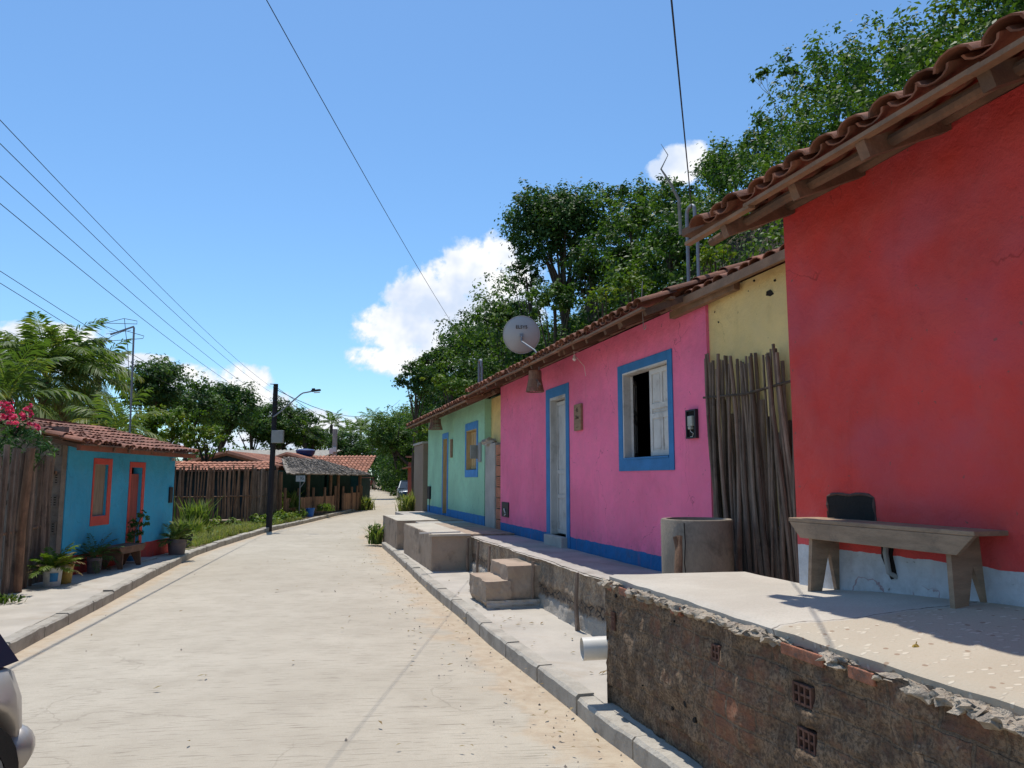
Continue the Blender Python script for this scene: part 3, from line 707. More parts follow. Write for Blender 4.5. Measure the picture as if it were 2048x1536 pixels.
def fn(i,j):
    u=5.2+8.56*i; z=-.05+.71*j; d=.03*mn.noise(Vector((u*2.3,z*4,2)))+.02*mn.noise(Vector((u*9,z*9,7)))
    if .26<z<.38: d-=.025*max(0,mn.noise(Vector((u*8,z*10,1)))+.4)
    if z<.24: d+=.03*(.24-z)/.24+.02
    return (u,vE(u)+d,z)
a.grid(fn,240,26); build('front_wall',a,m_stone,t,smooth=True,angle=80)
a=MB(RF)
def fn(i,j):
    u=5.2+8.56*i; v=.02+(vE(u)+.0)*j-.0; e=(.02*mn.noise(Vector((u*7,9,9)))if j>.95 else 0)
    return (u,v+(e if j>.95 else 0),.660+.006*mn.noise(Vector((u*2,v*3,0)))-(.012 if j>.95 else 0))
a.grid(fn,200,12); build('terrace_floor',a,m_conc,t,smooth=True)
for (x,yt,yb) in ((938,1058,1120),(958,1064,1128),(981,1070,1136),(1069,1110,1175),(1158,1150,1225)):
    u,_=rp(x,yt,.86); h_=MB(RF); h_.col=R.random()
    h_.tube([(u,.885,.10),(u+R.uniform(-.02,.02),.885,.35),(u+R.uniform(-.02,.02),.875,.64+R.uniform(-.04,.06))],[.026,.022,.02],6,wob=.15); build('stake',h_,m_stick,t)
# near brick platform
BC=Vector((.645,5.42)); BD=Vector((.27,-1)).normalized(); BN=Vector((-1,-.27)).normalized()
def BF(s,v,z): return (BC.x+BD.x*s+BN.x*v, BC.y+BD.y*s+BN.y*v, z)
m_rub,N=M('sooty_brick_and_mortar'); G=N.add('ShaderNodeNewGeometry').outputs['Position']
x_=N.add('ShaderNodeSeparateXYZ',{0:G}); s_=N.math('SUBTRACT',N.math('MULTIPLY',x_.outputs[0],BD.x),N.math('MULTIPLY',x_.outputs[1],-BD.y))
wob=N.add('ShaderNodeTexNoise',{'Vector':G,'Scale':5.0,'Detail':4.0}).outputs[1]
uvv=N.add('ShaderNodeCombineXYZ',{0:s_,1:x_.outputs[2],2:0.0}).outputs[0]
uvw=N.add('ShaderNodeVectorMath',{0:uvv,1:N.add('ShaderNodeVectorMath',{0:wob,'Scale':.03},operation='SCALE').outputs[0]},operation='ADD').outputs[0]
br=N.add('ShaderNodeTexBrick',{'Vector':uvw,'Scale':1.0,'Mortar Size':.008,'Mortar Smooth':.35,'Brick Width':.24,'Row Height':.115,'Color1':(.48,.20,.115,1),'Color2':(.36,.18,.12,1),'Mortar':(.32,.235,.165,1)})
rid=N.noise(N.add('ShaderNodeMapping',{'Vector':uvw,'Scale':(2,90,1)}).outputs[0],1,2,.5)
bc=N.mix(N.ramp(rid,.45,.6,0,.3),br.outputs[0],(.14,.07,.05))
big=N.noise(G,2.1,7,.70,.5); mid=N.noise(G,9,6,.68,.3); fn_=N.noise(G,60,5,.7); st=N.noise(N.add('ShaderNodeMapping',{'Vector':G,'Scale':(6,6,1.1)}).outputs[0],1,6,.7)
grime=N.mix(N.ramp(mid,.35,.65),(.19,.135,.09),(.42,.30,.195)); grime=N.mix(N.ramp(fn_,.42,.62,0,.7),grime,(.06,.048,.038))
c=N.mix(N.ramp(N.math('ADD',N.math('MULTIPLY',big,.65),N.math('MULTIPLY',mid,.35)),.35,.53,.32,.97),bc,grime)
c=N.mix(N.ramp(st,.60,.72,0,.55),c,(.27,.24,.20))
c=N.mix(N.ramp(N.noise(G,28,4,.7),.66,.73,0,.55),c,(.42,.38,.33))
hh=N.math('ADD',N.math('MULTIPLY',br.outputs[1],-.8),N.math('ADD',N.math('MULTIPLY',mid,2.2),N.math('MULTIPLY',fn_,.9)))
fin_(N,c,.95,hh,1.0,.03,.15)
PZ=.94
t=thing('platform',BF(2,-.4,0),'near brick platform with a crumbling top edge below the red house','platform')
HOL=[(1430,1305,.075,.075,2,2),(1603,1390,.125,.085,3,2),(1612,1482,.115,.085,3,2)]
def bpx(x,y):   # pixel on brick face plane
    a_,b_,c_=ray(x,y); # BN.(P-BC)=0
    tt=(BN.x*BC.x+BN.y*BC.y)/(BN.x*a_+BN.y*b_); P=Vector((a_*tt,b_*tt)); return ((P-BC).dot(BD),CAMZ+c_*tt)
holes=[]
for (x,y,wd,hg,nu,nz_) in HOL:
    s,z=bpx(x,y); holes.append((s,z,wd,hg,nu,nz_))
a=MB(BF)
def rim(s): return PZ-.035-.03*abs(mn.noise(Vector((s*5,0,0))))-.02*mn.noise(Vector((s*13,3,0)))
def fn(i,j):
    s=6.4*i; H=rim(s); z=-.06+(H+.06)*j
    d=.028*mn.noise(Vector((s*2.2,z*3,1)))+.020*mn.noise(Vector((s*8,z*8,5)))+.010*mn.noise(Vector((s*26,z*26,8)))
    if z<.22: d-=.03
    for (hs,hz,wd,hg,_,_) in holes:
        if abs(s-hs)<wd/2+.004 and abs(z-hz)<hg/2+.004: d=-.035
    return (s,d,z)
a.grid(fn,430,62)
def fe(i,j):
    v=-.9*i; z=-.06+(rim(0)+.06)*j; return (-.0+.02*mn.noise(Vector((v*4,z*4,0))),v,z)
a.grid(fe,30,24)
build('brick_face',a,m_rub,t,smooth=True,angle=80)
mf=MB(BF); md=MB(BF)
for (s,z,wd,hg,nu,nz_) in holes:
    mf=MB(BF); md=MB(BF); hollow(mf,md,s-wd/2,s+wd/2,-.030,z-hg/2,z+hg/2,nu,nz_,.010,.030); hb=build('hollow_brick',mf,m_bricks,t); build('brick_hole_shade',md,m_gap,hb)
for (x,y,w_,h_,a_,b_) in ((1228,1242,.05,.12,1,4),):
    mf=MB(BF); md=MB(BF); s,z=bpx(x,y); hollow(mf,md,s-w_/2,s+w_/2,-.004,z-h_/2,z+h_/2,2,4,.008,.014); hb=build('hollow_brick',mf,m_bricks,t); build('brick_hole_shade',md,m_gap,hb)
for (x,y,r) in ((1232,1192,.016),(1342,1243,.009),(1287,1371,.008),(1370,1408,.022),(1386,1440,.02),(1345,1417,.014)):
    s,z=bpx(x,y); q=MB(BF); dd_=.028*mn.noise(Vector((s*2.2,z*3,1)))+.020*mn.noise(Vector((s*8,z*8,5)))+.006-(.03 if z<.22 else 0); q.tube([(s,dd_-.03,z),(s,dd_,z)],r*.8,7,wob=.3); build('brick_pit_shade',q,m_gap,t)  # dark plugs at the surface, pit shade painted as colour
m_brickr=simple('broken_brick_clay',(.38,.155,.09),.92,.3,14,60,1,.01,dirt=(.12,.09,.07),dirtamt=.75,dscale=16)
# broken rim: mortar lumps and open brick troughs
a=MB(BF); s=-.02
while s<5.6:
    trough=any(x0<s<x1 for x0,x1 in ((2.03,2.32),(2.44,2.62),(.20,.40)))
    if trough and a.v: build('mortar_rim',a,m_mort,t,smooth=True,angle=60); a=MB(BF)
    if not trough:
        for _ in range(3):
            r=R.uniform(.014,.050); a.lump((s+R.uniform(-.02,.02),R.uniform(-.13,-.002),PZ-.034-r*.35-R.uniform(0,.012)),r,.5,2,.5)
    s+=R.uniform(.014,.03)
build('mortar_rim',a,m_mort,t,smooth=True,angle=60)
a=MB(BF)
for (s0,s1) in ((2.03,2.31),(2.46,2.60),(.24,.38),(.04,.17),(.98,1.10)):
    a=MB(BF); a.col=R.random(); zt=PZ-.028; zb=PZ-.09
    a.box(s0,s1,-.004,.008,zb,zt-.015); a.box(s0,s1,-.112,-.10,zb,zt+.004); a.box(s0,s1,-.10,-.004,zb,zb+.012)
    build('broken_brick',a,m_brickr,t,bevel=.004)
# floor top of near platform
m_flr,N=M('pebbled_cement_floor'); G=N.add('ShaderNodeNewGeometry').outputs['Position']
big=N.noise(G,1.2,5,.6); fn_=N.noise(G,80,4,.65); yy=N.add('ShaderNodeSeparateXYZ',{0:G}).outputs[1]
c=N.mix(N.ramp(big,.35,.65),(.47,.42,.35),(.56,.51,.43)); c=N.mix(N.ramp(fn_,.35,.6,.2,0),c,(.3,.26,.2))
yw=N.math('ADD',yy,N.math('MULTIPLY',N.math('SUBTRACT',N.noise(G,3,4,.6),.5),.25))
old=N.ramp(yw,3.52,3.56,1,0)
c=N.mix(N.math('MULTIPLY',old,.6),c,(.44,.36,.25))
sv=N.add('ShaderNodeTexVoronoi',{'Vector':N.add('ShaderNodeMapping',{'Vector':G,'Scale':(1,1.7,1)}).outputs[0],'Scale':17.0}); 
c=N.mix(N.math('MULTIPLY',old,N.ramp(sv.outputs['Distance'],.16,.26,.7,0)),c,(.66,.59,.47))
sv2=N.add('ShaderNodeTexVoronoi',{'Vector':N.add('ShaderNodeMapping',{'Vector':G,'Scale':(1.3,1,1)}).outputs[0],'Scale':12.0})
c=N.mix(N.math('MULTIPLY',old,N.ramp(sv2.outputs['Distance'],.12,.17,.7,0)),c,(.26,.16,.10))
crk=N.ramp(N.math('ABSOLUTE',N.math('SUBTRACT',yw,3.57)),.004,.010,.75,0); c=N.mix(crk,c,(.12,.09,.07))
fin_(N,c,.88,N.math('ADD',fn_,N.math('MULTIPLY',old,N.ramp(sv.outputs['Distance'],.2,.3,1,0))),.4,.01,.25)
a=MB(); nu,nv=110,26; gr=[]
for i in range(nu+1):
    s=-.03+6.2*i/nu; p0=Vector(BF(s,-.040-.022*mn.noise(Vector((s*6,1,1))),0)[:2])
    uu=(-(p0.x-A0)*.28+p0.y)/SL; q0=Vector(RF(uu,.62,0)[:2]) if uu<5.25 else Vector(RF(uu-.25,.62,0)[:2]); row=[]
    for j in range(nv+1):
        tt=j/nv; p=p0.lerp(q0,tt); zz=PZ+.02*tt+.10*sstep(5.0-p.y,0,1.7)*tt+.008*mn.noise(Vector((p.x*2.5,p.y*2.5,2)))-(.012 if j==0 else 0)
        if i==0: p.y+=.03*mn.noise(Vector((p.x*5,0,0)))
        row.append(a.pt((p.x,p.y,zz)))
    gr.append(row)
for i in range(nu):
    for j in range(nv): a.f.append([gr[i][j],gr[i+1][j],gr[i+1][j+1],gr[i][j+1]])
for i in range(nu):
    A=a.v[gr[i][0]]; B=a.v[gr[i+1][0]]; a.face([A,B,(B[0]+.012,B[1],PZ-.11),(A[0]+.012,A[1],PZ-.11)])
# far edge skirt
sk=[(a.v[k][0],a.v[k][1],a.v[k][2]) for k in gr[0]]
for k in range(nv):
    a.face([sk[k],sk[k+1],(sk[k+1][0],sk[k+1][1]+.0,.3),(sk[k][0],sk[k][1],.3)])
build('terrace_floor',a,m_flr,t,smooth=True,angle=50)
# small fruit on the floor
p=onz(1832,1302,.95); t=thing('dry_fruit',p,'small dry brown fruit lying on the pebbled floor','fruit')
a=MB(); a.lump((p[0],p[1],.963),.014,.9,2,.2); a.beam((p[0],p[1],.972),(p[0]+.005,p[1],.985),.003,.003); build('husk',a,m_bucky,t,smooth=True)
# drain pipe
t=thing('drain_pipe',(.6,5.5,.4),'white plastic drain pipe jutting from the brick platform corner','pipe')
A_=Vector(onY(1164,1298,5.45)); 
a=MB()
def ringpipe(mb,p,d,L,ro,ri,seg=28):
    d=Vector(d).normalized(); up=Vector((0,0,1)); s=d.cross(up).normalized(); up=s.cross(d); rr=[]
    for (q,r) in ((0,ro),(L,ro),(L,ri),(0,ri)):
        rr.append([mb.pt(tuple(Vector(p)+d*q+(s*math.cos(x*2*math.pi/seg)+up*math.sin(x*2*math.pi/seg))*r)) for x in range(seg)])
    for k in range(4):
        A,B=rr[k],rr[(k+1)%4]
        for x in range(seg): mb.f.append([A[x],A[(x+1)%seg],B[(x+1)%seg],B[x]])
ringpipe(a,(A_.x,A_.y,A_.z),(1,.10,.03),.5,.077,.072); build('pipe',a,m_pvc,t,smooth=True,angle=50)
# ---- steps
t=thing('cement_steps',RF(10.4,1.2,.1),'two rough cement steps climbing to the pink house terrace','steps')
def rough_block(u0,u1,v0,v1,z0,z1,under=.0,sub=26,amp=.012):
    a=MB(RF); n=sub
    def ed(p):
        u,v,z=p; q=Vector((u*6,v*6,z*6)); k=amp
        du=k*mn.noise(q)+.4*k*mn.noise(q*4); dv=k*mn.noise(q+Vector((9,0,0)))+.4*k*mn.noise(q*4+Vector((5,5,0))); dz=.4*k*mn.noise(q+Vector((0,9,0)))
        if z<z0+under: 
            cut=(1-(z-z0)/under)*.05+.03*mn.noise(q*2); dv-=cut*(v-v0)/(v1-v0); 
            if u<(u0+u1)/2: du+=cut*.4
        # soften edges
        return (u+du,v+dv,z+dz)
    for (f_) in (lambda i,j:(u0+(u1-u0)*i,v1,z0+(z1-z0)*j),lambda i,j:(u0,v0+(v1-v0)*i,z0+(z1-z0)*j),lambda i,j:(u1,v0+(v1-v0)*i,z0+(z1-z0)*j),lambda i,j:(u0+(u1-u0)*i,v0+(v1-v0)*j,z1)):
        a.grid(lambda i,j,f_=f_: ed(f_(i,j)),n,n)
    return a
s1=rough_block(9.98,10.86,1.16,1.46,.08,.405,.09,amp=.02); s2=rough_block(10.0,10.84,.78,1.19,.08,.575,amp=.02)
build('lower_step',s1,m_render,t,smooth=True,angle=50); build('upper_step',s2,m_render,t,smooth=True,angle=50)
a=MB(RF); 
a.grid(lambda i,j:(9.40+i*1.0,1.03+.48*j,.17-.09*0+ -.07*j*0+.03*mn.noise(Vector((i*5,j*5,0)))),10,6)
a=MB(RF); a.grid(lambda i,j:(9.945+.02*mn.noise(Vector((i*7,j*5,1))),.80+.66*i,.09+.10*j),14,4); build('base_plaster',a,m_conc,t)
# ---- cement benches/boxes by green house
t=thing('cement_bench',RF(15,1.4,0),'long solid cement bench block with a pale top edge','bench')
def cbox(u0,u1,v1,z1,zb=.0,v0=.02):
    a=MB(RF); a.box(u0,u1,v0,v1,zb,z1); return a
n_=(BF,)
build('body',rough_block(13.79,17.14,.03,1.45,.0,.685,0,40,.010),m_render,t,smooth=True,angle=50)
a=MB(RF); a.grid(lambda i,j:(13.80+3.33*i+.01*mn.noise(Vector((j*9,i*9,0))),.85+.585*j+.008*mn.noise(Vector((i*20,j,3))),.692+.004*mn.noise(Vector((i*14,j*5,0)))),40,8); build('top',a,m_top,t)
a=MB(RF); a.beam((13.76,.80,.68),(13.78,1.50,.68),.045,.035); build('edge_lip',a,m_top,t)  # pale strip, sunlit look of the edge put into its colour
t=thing('cement_bench',RF(19,1.4,0),'farther square cement bench block reaching into the road','bench')
build('body',rough_block(17.92,20.68,.03,1.50,-.06,.70,0,40,.010),m_render,t,smooth=True,angle=50)
a=MB(RF); a.grid(lambda i,j:(17.93+2.74*i,.6+.89*j+.008*mn.noise(Vector((i*20,j,3))),.708+.004*mn.noise(Vector((i*14,j*5,0)))),30,8); build('top',a,m_top,t)
tk=thing('platform',RF(21,.4,0),'low grey cement terrace in front of the green house door','platform')
a=MB(RF); a.box(20.7,23.1,.03,.9,.0,.69); build('body',a,m_conc,tk,bevel=.01); a=MB(RF); a.box(17.16,17.9,.03,1.1,.0,.685); build('infill',a,m_conc,tk,bevel=.01)
t=thing('wooden_board',RF(13.8,1.2,.7),'pale wooden lath lying on the cement bench edge','board')
a=MB(RF); a.col=1; a.beam((13.74,1.66,.722),(13.75,.98,.73),.035,.022); build('plank',a,m_pvc,t)
# concrete ring + post
cx=Vector((1.50,6.35)); t=thing('concrete_ring',(cx.x,cx.y,.66),'grey concrete well ring standing before the stick fence','concrete ring')
a=MB(); a.lathe((cx.x,cx.y,.655),[(.285,0),(.285,.30),(.285,.615),(.278,.625),(.24,.625),(.235,.6),(.235,.02)],40); build('ring',a,simple('stained_ring_concrete',(.27,.225,.175),.9,.2,2.5,60,.5,.01,stretch=(1,1,.5),dirt=(.12,.10,.08),dirtamt=.7,dscale=3),t,smooth=True,angle=40)
a=MB(); th=math.radians(-118); ex=cx.x+.289*math.cos(th); ey=cx.y+.289*math.sin(th)
a.tube([(ex-.02,ey,1.26),(ex-.015,ey,1.1),(ex-.025,ey,.95),(ex-.01,ey,.8)],.004,4); build('crack',a,m_gap,t)
t=thing('wooden_stump',(1.30,5.75,.7),'short broken stake leaning on the concrete ring','stake')
a=MB(); a.tube([(1.20,5.72,.66),(1.215,5.75,.85),(1.235,5.83,1.02),(1.262,5.9,1.17)],[.035,.032,.03,.026],8,wob=.15); a.tube([(1.24,5.84,1.04),(1.225,5.88,1.17)],[.02,.014],6,wob=.2); build('wood',a,m_stickb,t,smooth=True)
# stick fence right
def stick(mb,x,y,z0,z1,r,lean=(0,0),bend=.03,seg=7):
    n=7; P=[];rad=[]; ph=R.uniform(0,9)
    for k in range(n+1):
        q=k/n; P.append((x+lean[0]*q+bend*math.sin(ph+q*4),y+lean[1]*q+bend*math.cos(ph*1.3+q*3.4),z0+(z1-z0)*q)); rad.append(r*(1-.25*q)*R.uniform(.88,1.12))
    mb.tube(P,rad,seg,wob=.10)
t=thing('stick_fence',(1.78,6,.66),'tall fence of rough grey sticks before the yellow wall','fence')
Rs=R; R=random.Random(11)
n=58
for k in range(n):
    q=k/(n-1); u=7.28-q*2.02; v=.015+R.uniform(-.03,.035)+.03*q
    p=RF(u,v,0); top=2.66-.30*q*0+R.uniform(-.07,.05)-.02*q
    x0,zt=0,0
    # heights traced from the fence's own outline
    top=2.70-(.16*q)+(.10*R.uniform(-1,.6))
    a=MB(); a.col=R.random()
    lx,ly=RF(u+R.uniform(-.06,.12)+.10*q,v+R.uniform(-.02,.03),0)[:2]; 
    stick(a,p[0],p[1],.62,top,R.uniform(.011,.021),(lx-p[0],ly-p[1]),R.uniform(.008,.03)); build('stick',a,m_stick,t,smooth=True,recalc=True)
for k in range(36):
    q=k/35; u=7.26-q*1.96; v=-.012+R.uniform(-.006,.004); p=RF(u,v,0); a=MB(); a.col=R.random()*.6
    stick(a,p[0],p[1],.62,R.uniform(1.9,2.35)-.25*q,R.uniform(.020,.030),(R.uniform(-.02,.02),R.uniform(-.06,.06)),.008); build('stick',a,m_stick,t,smooth=True)
a=MB(RF); a.tube([(7.3,.07,2.34),(6.6,.08,2.30),(6.0,.09,2.33),(5.3,.10,2.42)],[.011]*4,6,wob=.2); build('tie_rail',a,m_bark,t)
a=MB(RF); a.tube([(7.3,-.03,1.2),(6.4,-.02,1.22),(5.3,0,1.2)],[.018]*3,6,wob=.2); build('tie_rail',a,m_stickb,t)
R=Rs
# ---- wooden bench on near platform
def wbench(t,o,ang,L,Hh,Wd,mat,pth=.03,gr=(0,0)):
    """plank bench: seat, two splayed V-cut end boards, side aprons with slanted ends. ang=direction of length"""
    c_,s_=math.cos(ang),math.sin(ang)
    def BFx(x,y,z): return (o[0]+x*c_-y*s_,o[1]+x*s_+y*c_,o[2]+z)
    a=MB(BFx); a.box(-L/2,L/2,-Wd/2-.012,Wd/2+.012,Hh-pth,Hh); build('seat',a,mat,t,bevel=.004)
    for sgn in (-1,1):
        a=MB(BFx); y0=sgn*Wd/2; ap=.088; pts=[(-L/2+.005,Hh-pth-.001),(L/2-.005,Hh-pth-.001),(L/2-.10,Hh-pth-ap),(-L/2+.10,Hh-pth-ap)]
        A=[a.pt((x,y0-.012,z)) for x,z in pts]; B=[a.pt((x,y0+.012,z)) for x,z in pts]
        a.f.append(A); a.f.append(B[::-1])
        for k in range(4): a.f.append([A[k],A[(k+1)%4],B[(k+1)%4],B[k]])
        build('apron',a,mat,t,bevel=.002)
    for sgn in (-1,1):
        a=MB(BFx); x0=sgn*(L/2-.17); w2=Wd/2-.014
        g0=gr[0] if sgn<0 else gr[1]; P=[(-w2,Hh-pth-.002),(w2,Hh-pth-.002),(w2+.015,g0),(w2-.058,g0),(0,Hh*.60),(-w2+.058,g0),(-w2-.015,g0)]
        out=[]
        for dx in (-.014,.014):
            out.append([a.pt((x0+dx+sgn*(Hh-z)*.06,y,z)) for y,z in P])
        tris=[(0,1,4),(1,2,3,4),(0,4,5,6)]
        for tr in tris: a.f.append([out[0][k] for k in tr]); a.f.append([out[1][k] for k in tr][::-1])
        for k in range(7): a.f.append([out[0][k],out[0][(k+1)%7],out[1][(k+1)%7],out[1][k]])
        build('leg',a,mat,t)
fl=Vector(onz(1617,1187,.962)); fr=Vector(onz(1902,1218,1.03))
dirv=(fr-fl); dirv.z=0; ang=math.atan2(dirv.y,dirv.x); L_=dirv.length+.30
mid=(fl+fr)/2; nrm=Vector((-math.sin(ang),math.cos(ang),0)); Wd_=.25
ctr=mid+nrm*(Wd_/2+.01)
t=thing('wooden_bench',(ctr.x,ctr.y,.99),'rustic wooden plank bench standing on the near platform by the red wall','bench')
wbench(t,(ctr.x,ctr.y,.962),ang,L_,.415,Wd_,m_bench,pth=.022,gr=(0,.062))
# ---- satellite dish
du,dz=rp(1043,669,.25); dc=Vector(RF(du,.25,dz))
t=thing('satellite_dish',(dc.x,dc.y,3.3),'grey satellite dish on the pink house eave','satellite dish')
rad=38*dc.y/1550*1.02; ax=(Vector((-.02,0,1.6))+Vector((0,0,0))-dc); ax=Vector((ax.x+.15,ax.y,0)).normalized(); ax=(ax+Vector((0,0,-.10))).normalized()
sx=ax.cross(Vector((0,0,1))).normalized(); sy=sx.cross(ax)
a=MB(); rings=[]
for k in range(11):
    r=rad*k/10; dep=.09*(k/10)**2
    rings.append([a.pt(tuple(dc+ax*(.045-dep)+ (sx*math.cos(x*2*math.pi/40)*.97+sy*math.sin(x*2*math.pi/40))*r)) for x in range(40)])
for k in range(10):
    for x in range(40): a.f.append([rings[k][x],rings[k][(x+1)%40],rings[k+1][(x+1)%40],rings[k+1][x]])
o=build('reflector',a,m_dish,t,smooth=True,recalc=False); so_=o.modifiers.new('s','SOLIDIFY'); so_.thickness=.006
a=MB(); a.tube([tuple(dc+ax*(-.045)+(sx*math.cos(x*2*math.pi/40)*.97+sy*math.sin(x*2*math.pi/40))*rad) for x in range(41)],.006,6,cap=False); build('rim',a,m_dish,t,smooth=True)
rot=Vector((0,0,1)); import mathutils
mt=mathutils.Matrix((-sx if False else sx*-1*-1, sy, ax)).transposed()
rt=(mathutils.Matrix(((sx*-1).to_tuple(),sy.to_tuple(),(ax).to_tuple())).transposed()).to_euler()
xx=sy.cross(ax)
rt=(mathutils.Matrix((xx.to_tuple(),sy.to_tuple(),ax.to_tuple())).transposed()).to_euler()
text_mesh('ELSYS',.075,'lettering',m_engr,t,dc+ax*.040+sy*rad*.38,rt,.004)
foot=Vector(RF(rp(1078,702,.2)[0],.2,3.42))
a=MB(); a.tube([tuple(dc+ax*.05+sy*-.03),tuple(dc+ax*.12+sy*-.05),tuple(dc+ax*.14+sy*-.12),tuple(dc.lerp(foot,.75)+ax*.12),tuple(foot),tuple(foot+Vector((0,0,-.25)))],.014,8); build('mast',a,m_galv,t,smooth=True)
a=MB(); a.rbox(tuple(dc+ax*.055+sy*-.04),.06,.03,.05,math.atan2(sx.y,sx.x)); a.rbox(tuple(dc+ax*.055+sy*-.10),.03,.03,.04,math.atan2(sx.y,sx.x)); build('bracket',a,m_galv,t)
# ---- service masts
def mast(name,x,yb,yt,v,r,label,gap=.12):
    u,zb=rp(x,yb,v); _,zt=rp(x,yt,v)
    t=thing(name,RF(u,v,zb),label,'service mast')
    P=[(u,v,zb-.2)]+[(u,v,zt-.09)]
    for k in range(9): P.append((u-gap/2+gap/2*math.cos(math.pi*k/8),v,zt-.06+.06*math.sin(math.pi*k/8)))
    P.append((u-gap,v,zt-.16)); a=MB(RF); a.tube(P,r,10); build('hooked_pipe',a,m_galv,t,smooth=True)
    a=MB(RF); a.tube([(u-gap-.02,v-.01,zb-.2),(u-gap-.02,v-.01,zt-.16)],r*.9,10); build('pipe',a,m_galv,t,smooth=True); return (u,zt)
ms=mast('service_mast',1377,545,415,-.10,.018,'thick grey hooked conduit pipes rising from the yellow roof',.16)
mast('service_mast',958,768,722,-.35,.03,'small grey hooked conduit pipes on the far pink roof end',.22)
# ---- wires
def wire(pts,label,r=.007,group=None,sagv=.0,cat='wire',name='overhead_wire'):
    P=[Vector(p) for p in pts]; out=[]
    for a_,b_ in zip(P,P[1:]):
        n=14
        for k in range(n): q=k/n; p=a_.lerp(b_,q); p.z-=sagv*4*q*(1-q); out.append(p)
    out.append(P[-1]); a=MB(); a.tube(out,r,5)
    o=build(name,a,m_wire,None,smooth=True); tag(o,label,cat,group); return o
ue,ze=ms; p1=RF(ue-.1,-.1,ze-.02)
dv=Vector((.25,1)); 
q0=Vector(p1); q1=Vector(onY(1343,0,3.6)); d_=(q1-q0); wire([tuple(q0),tuple(q1),tuple(q1+d_*1.6+Vector((0,0,.3)))],'black cable rising from the yellow roof conduit to the top of the view',.0055)
e2=Vector(RF(rp(955,722,-.35)[0],-.35,rp(955,722,-.35)[1])); s2_=Vector(onY(533,0,4.6)); wire([tuple(e2),tuple(s2_),tuple(s2_+(s2_-e2)*.35+Vector((0,0,.15)))],'long thin cable crossing the open sky to the far pink roof',.0033,sagv=.12)
PB=Vector((-7.6,24.5,0))
def wplane(x,y):   # vertical plane of the left wires
    a_,b_,c_=ray(x,y); 
    t_=(-7.6+.177*24.5)/(a_+.177*b_); return Vector((a_*t_,b_*t_,CAMZ+c_*t_))
names=['topmost','second','third','fourth','fifth','lowest']
for k,(yl,yp) in enumerate(((240,773),(287,784),(352,800),(407,813),(542,850),(566,862))):
    A=wplane(0,yl); B=Vector(onY(541,yp,24.45)); d_=(A-B).normalized()
    wire([tuple(B),tuple(A),tuple(A+d_*14+Vector((0,0,.2)))],f'{names[k]} of the six wires running from the dark pole over the left side',.0036 if k<4 else .003,'power and phone wires over the left side',sagv=.16)
# dark pole with lamp
t=thing('utility_pole',(PB.x,PB.y,.08),'dark wooden utility pole on the left verge','pole')
zt=onY(541,768,24.5)[2]; a=MB(); a.tube([(PB.x-.03,PB.y,-.1),(PB.x,PB.y,zt*.5),(PB.x+.02,PB.y,zt)],[.10,.085,.075],12); build('shaft',a,simple('tarred_timber',(.028,.024,.026),.8,.2,8,50,stretch=(3,3,.4)),t,smooth=True)
a=MB(); px_=lambda x,y:onY(x,y,24.4)
a.tube([px_(546,834),px_(560,824),px_(601,789),px_(606,786),px_(622,783)],.022,8); arm=build('lamp_arm',a,m_galv,t,smooth=True)
a=MB(); c_=Vector(px_(632,781)); a.rbox((c_.x,c_.y,c_.z-.03),.30,.12,.06,0,-.12); a.rbox((c_.x-.08,c_.y,c_.z+.02),.10,.09,.05,0,-.1); build('lamp_head',a,m_black,arm,bevel=.015)
a=MB(); c2=Vector(px_(634,785)); a.rbox((c2.x,c2.y,c2.z-.01),.18,.09,.02,0,-.1); build('lens',a,m_pvc,arm)
a=MB(); c_=Vector(px_(555,886)); a.rbox((c_.x,c_.y,c_.z),.36,.16,.40); build('control_box',a,m_grey,t,bevel=.01)
for yy_ in (774,788,802,813):
    a=MB(); c_=Vector(px_(550.5,yy_)); a.lathe((c_.x,c_.y,c_.z-.03),[(.0,0),(.035,.005),(.045,.03),(.035,.055),(0,.06)],10); a.tube([tuple(c_),tuple(c_+Vector((-.08,0,0)))],.008,5); build('insulator',a,m_black,t,smooth=True)
a=MB(); a.tube([px_(550.5,770),px_(550.5,818)],.008,6); a.beam(px_(540,768),px_(555,769),.02,.02); build('rack',a,m_black,t)
# far pole
FP=Vector(onY(668,945,50)); zt2=onY(668,858,50)[2]
t=thing('utility_pole',(FP.x,FP.y,0),'pale concrete utility pole with white meter boxes behind the roofs','pole')
a=MB(); a.beam((FP.x,FP.y,-.1),(FP.x,FP.y,zt2),.30,.26); build('shaft',a,m_conc,t,bevel=.03)
a=MB(); c_=onY(665,908,49.8); a.rbox((c_[0]-.08,c_[1],c_[2]),.26,.16,.36); a.rbox((c_[0]+.14,c_[1]-.02,c_[2]+.12),.2,.16,.34); build('meter_boxes',a,simple('white_enamel',(.75,.75,.73),.5,.04),t,bevel=.02)
for k,(y0,y1) in enumerate(((774,862),(788,866),(790,870),(803,888),(812,893))):
    A=Vector(px_(552,y0)); B=Vector(onY(668+ (40 if k<2 else 0),y1-(6 if k<2 else 0),50)); wire([tuple(A),tuple(B)],f'{["first","second","third","fourth","fifth"][k]} wire from the top running from dark pole to concrete pole',.008,'wires between the two poles',sagv=.25)
A=Vector(px_(552,779)); B=Vector(onY(800,800,62)); wire([tuple(A),tuple(B)],'sagging cable from the dark pole to the hillside trees',.011,sagv=1.1)
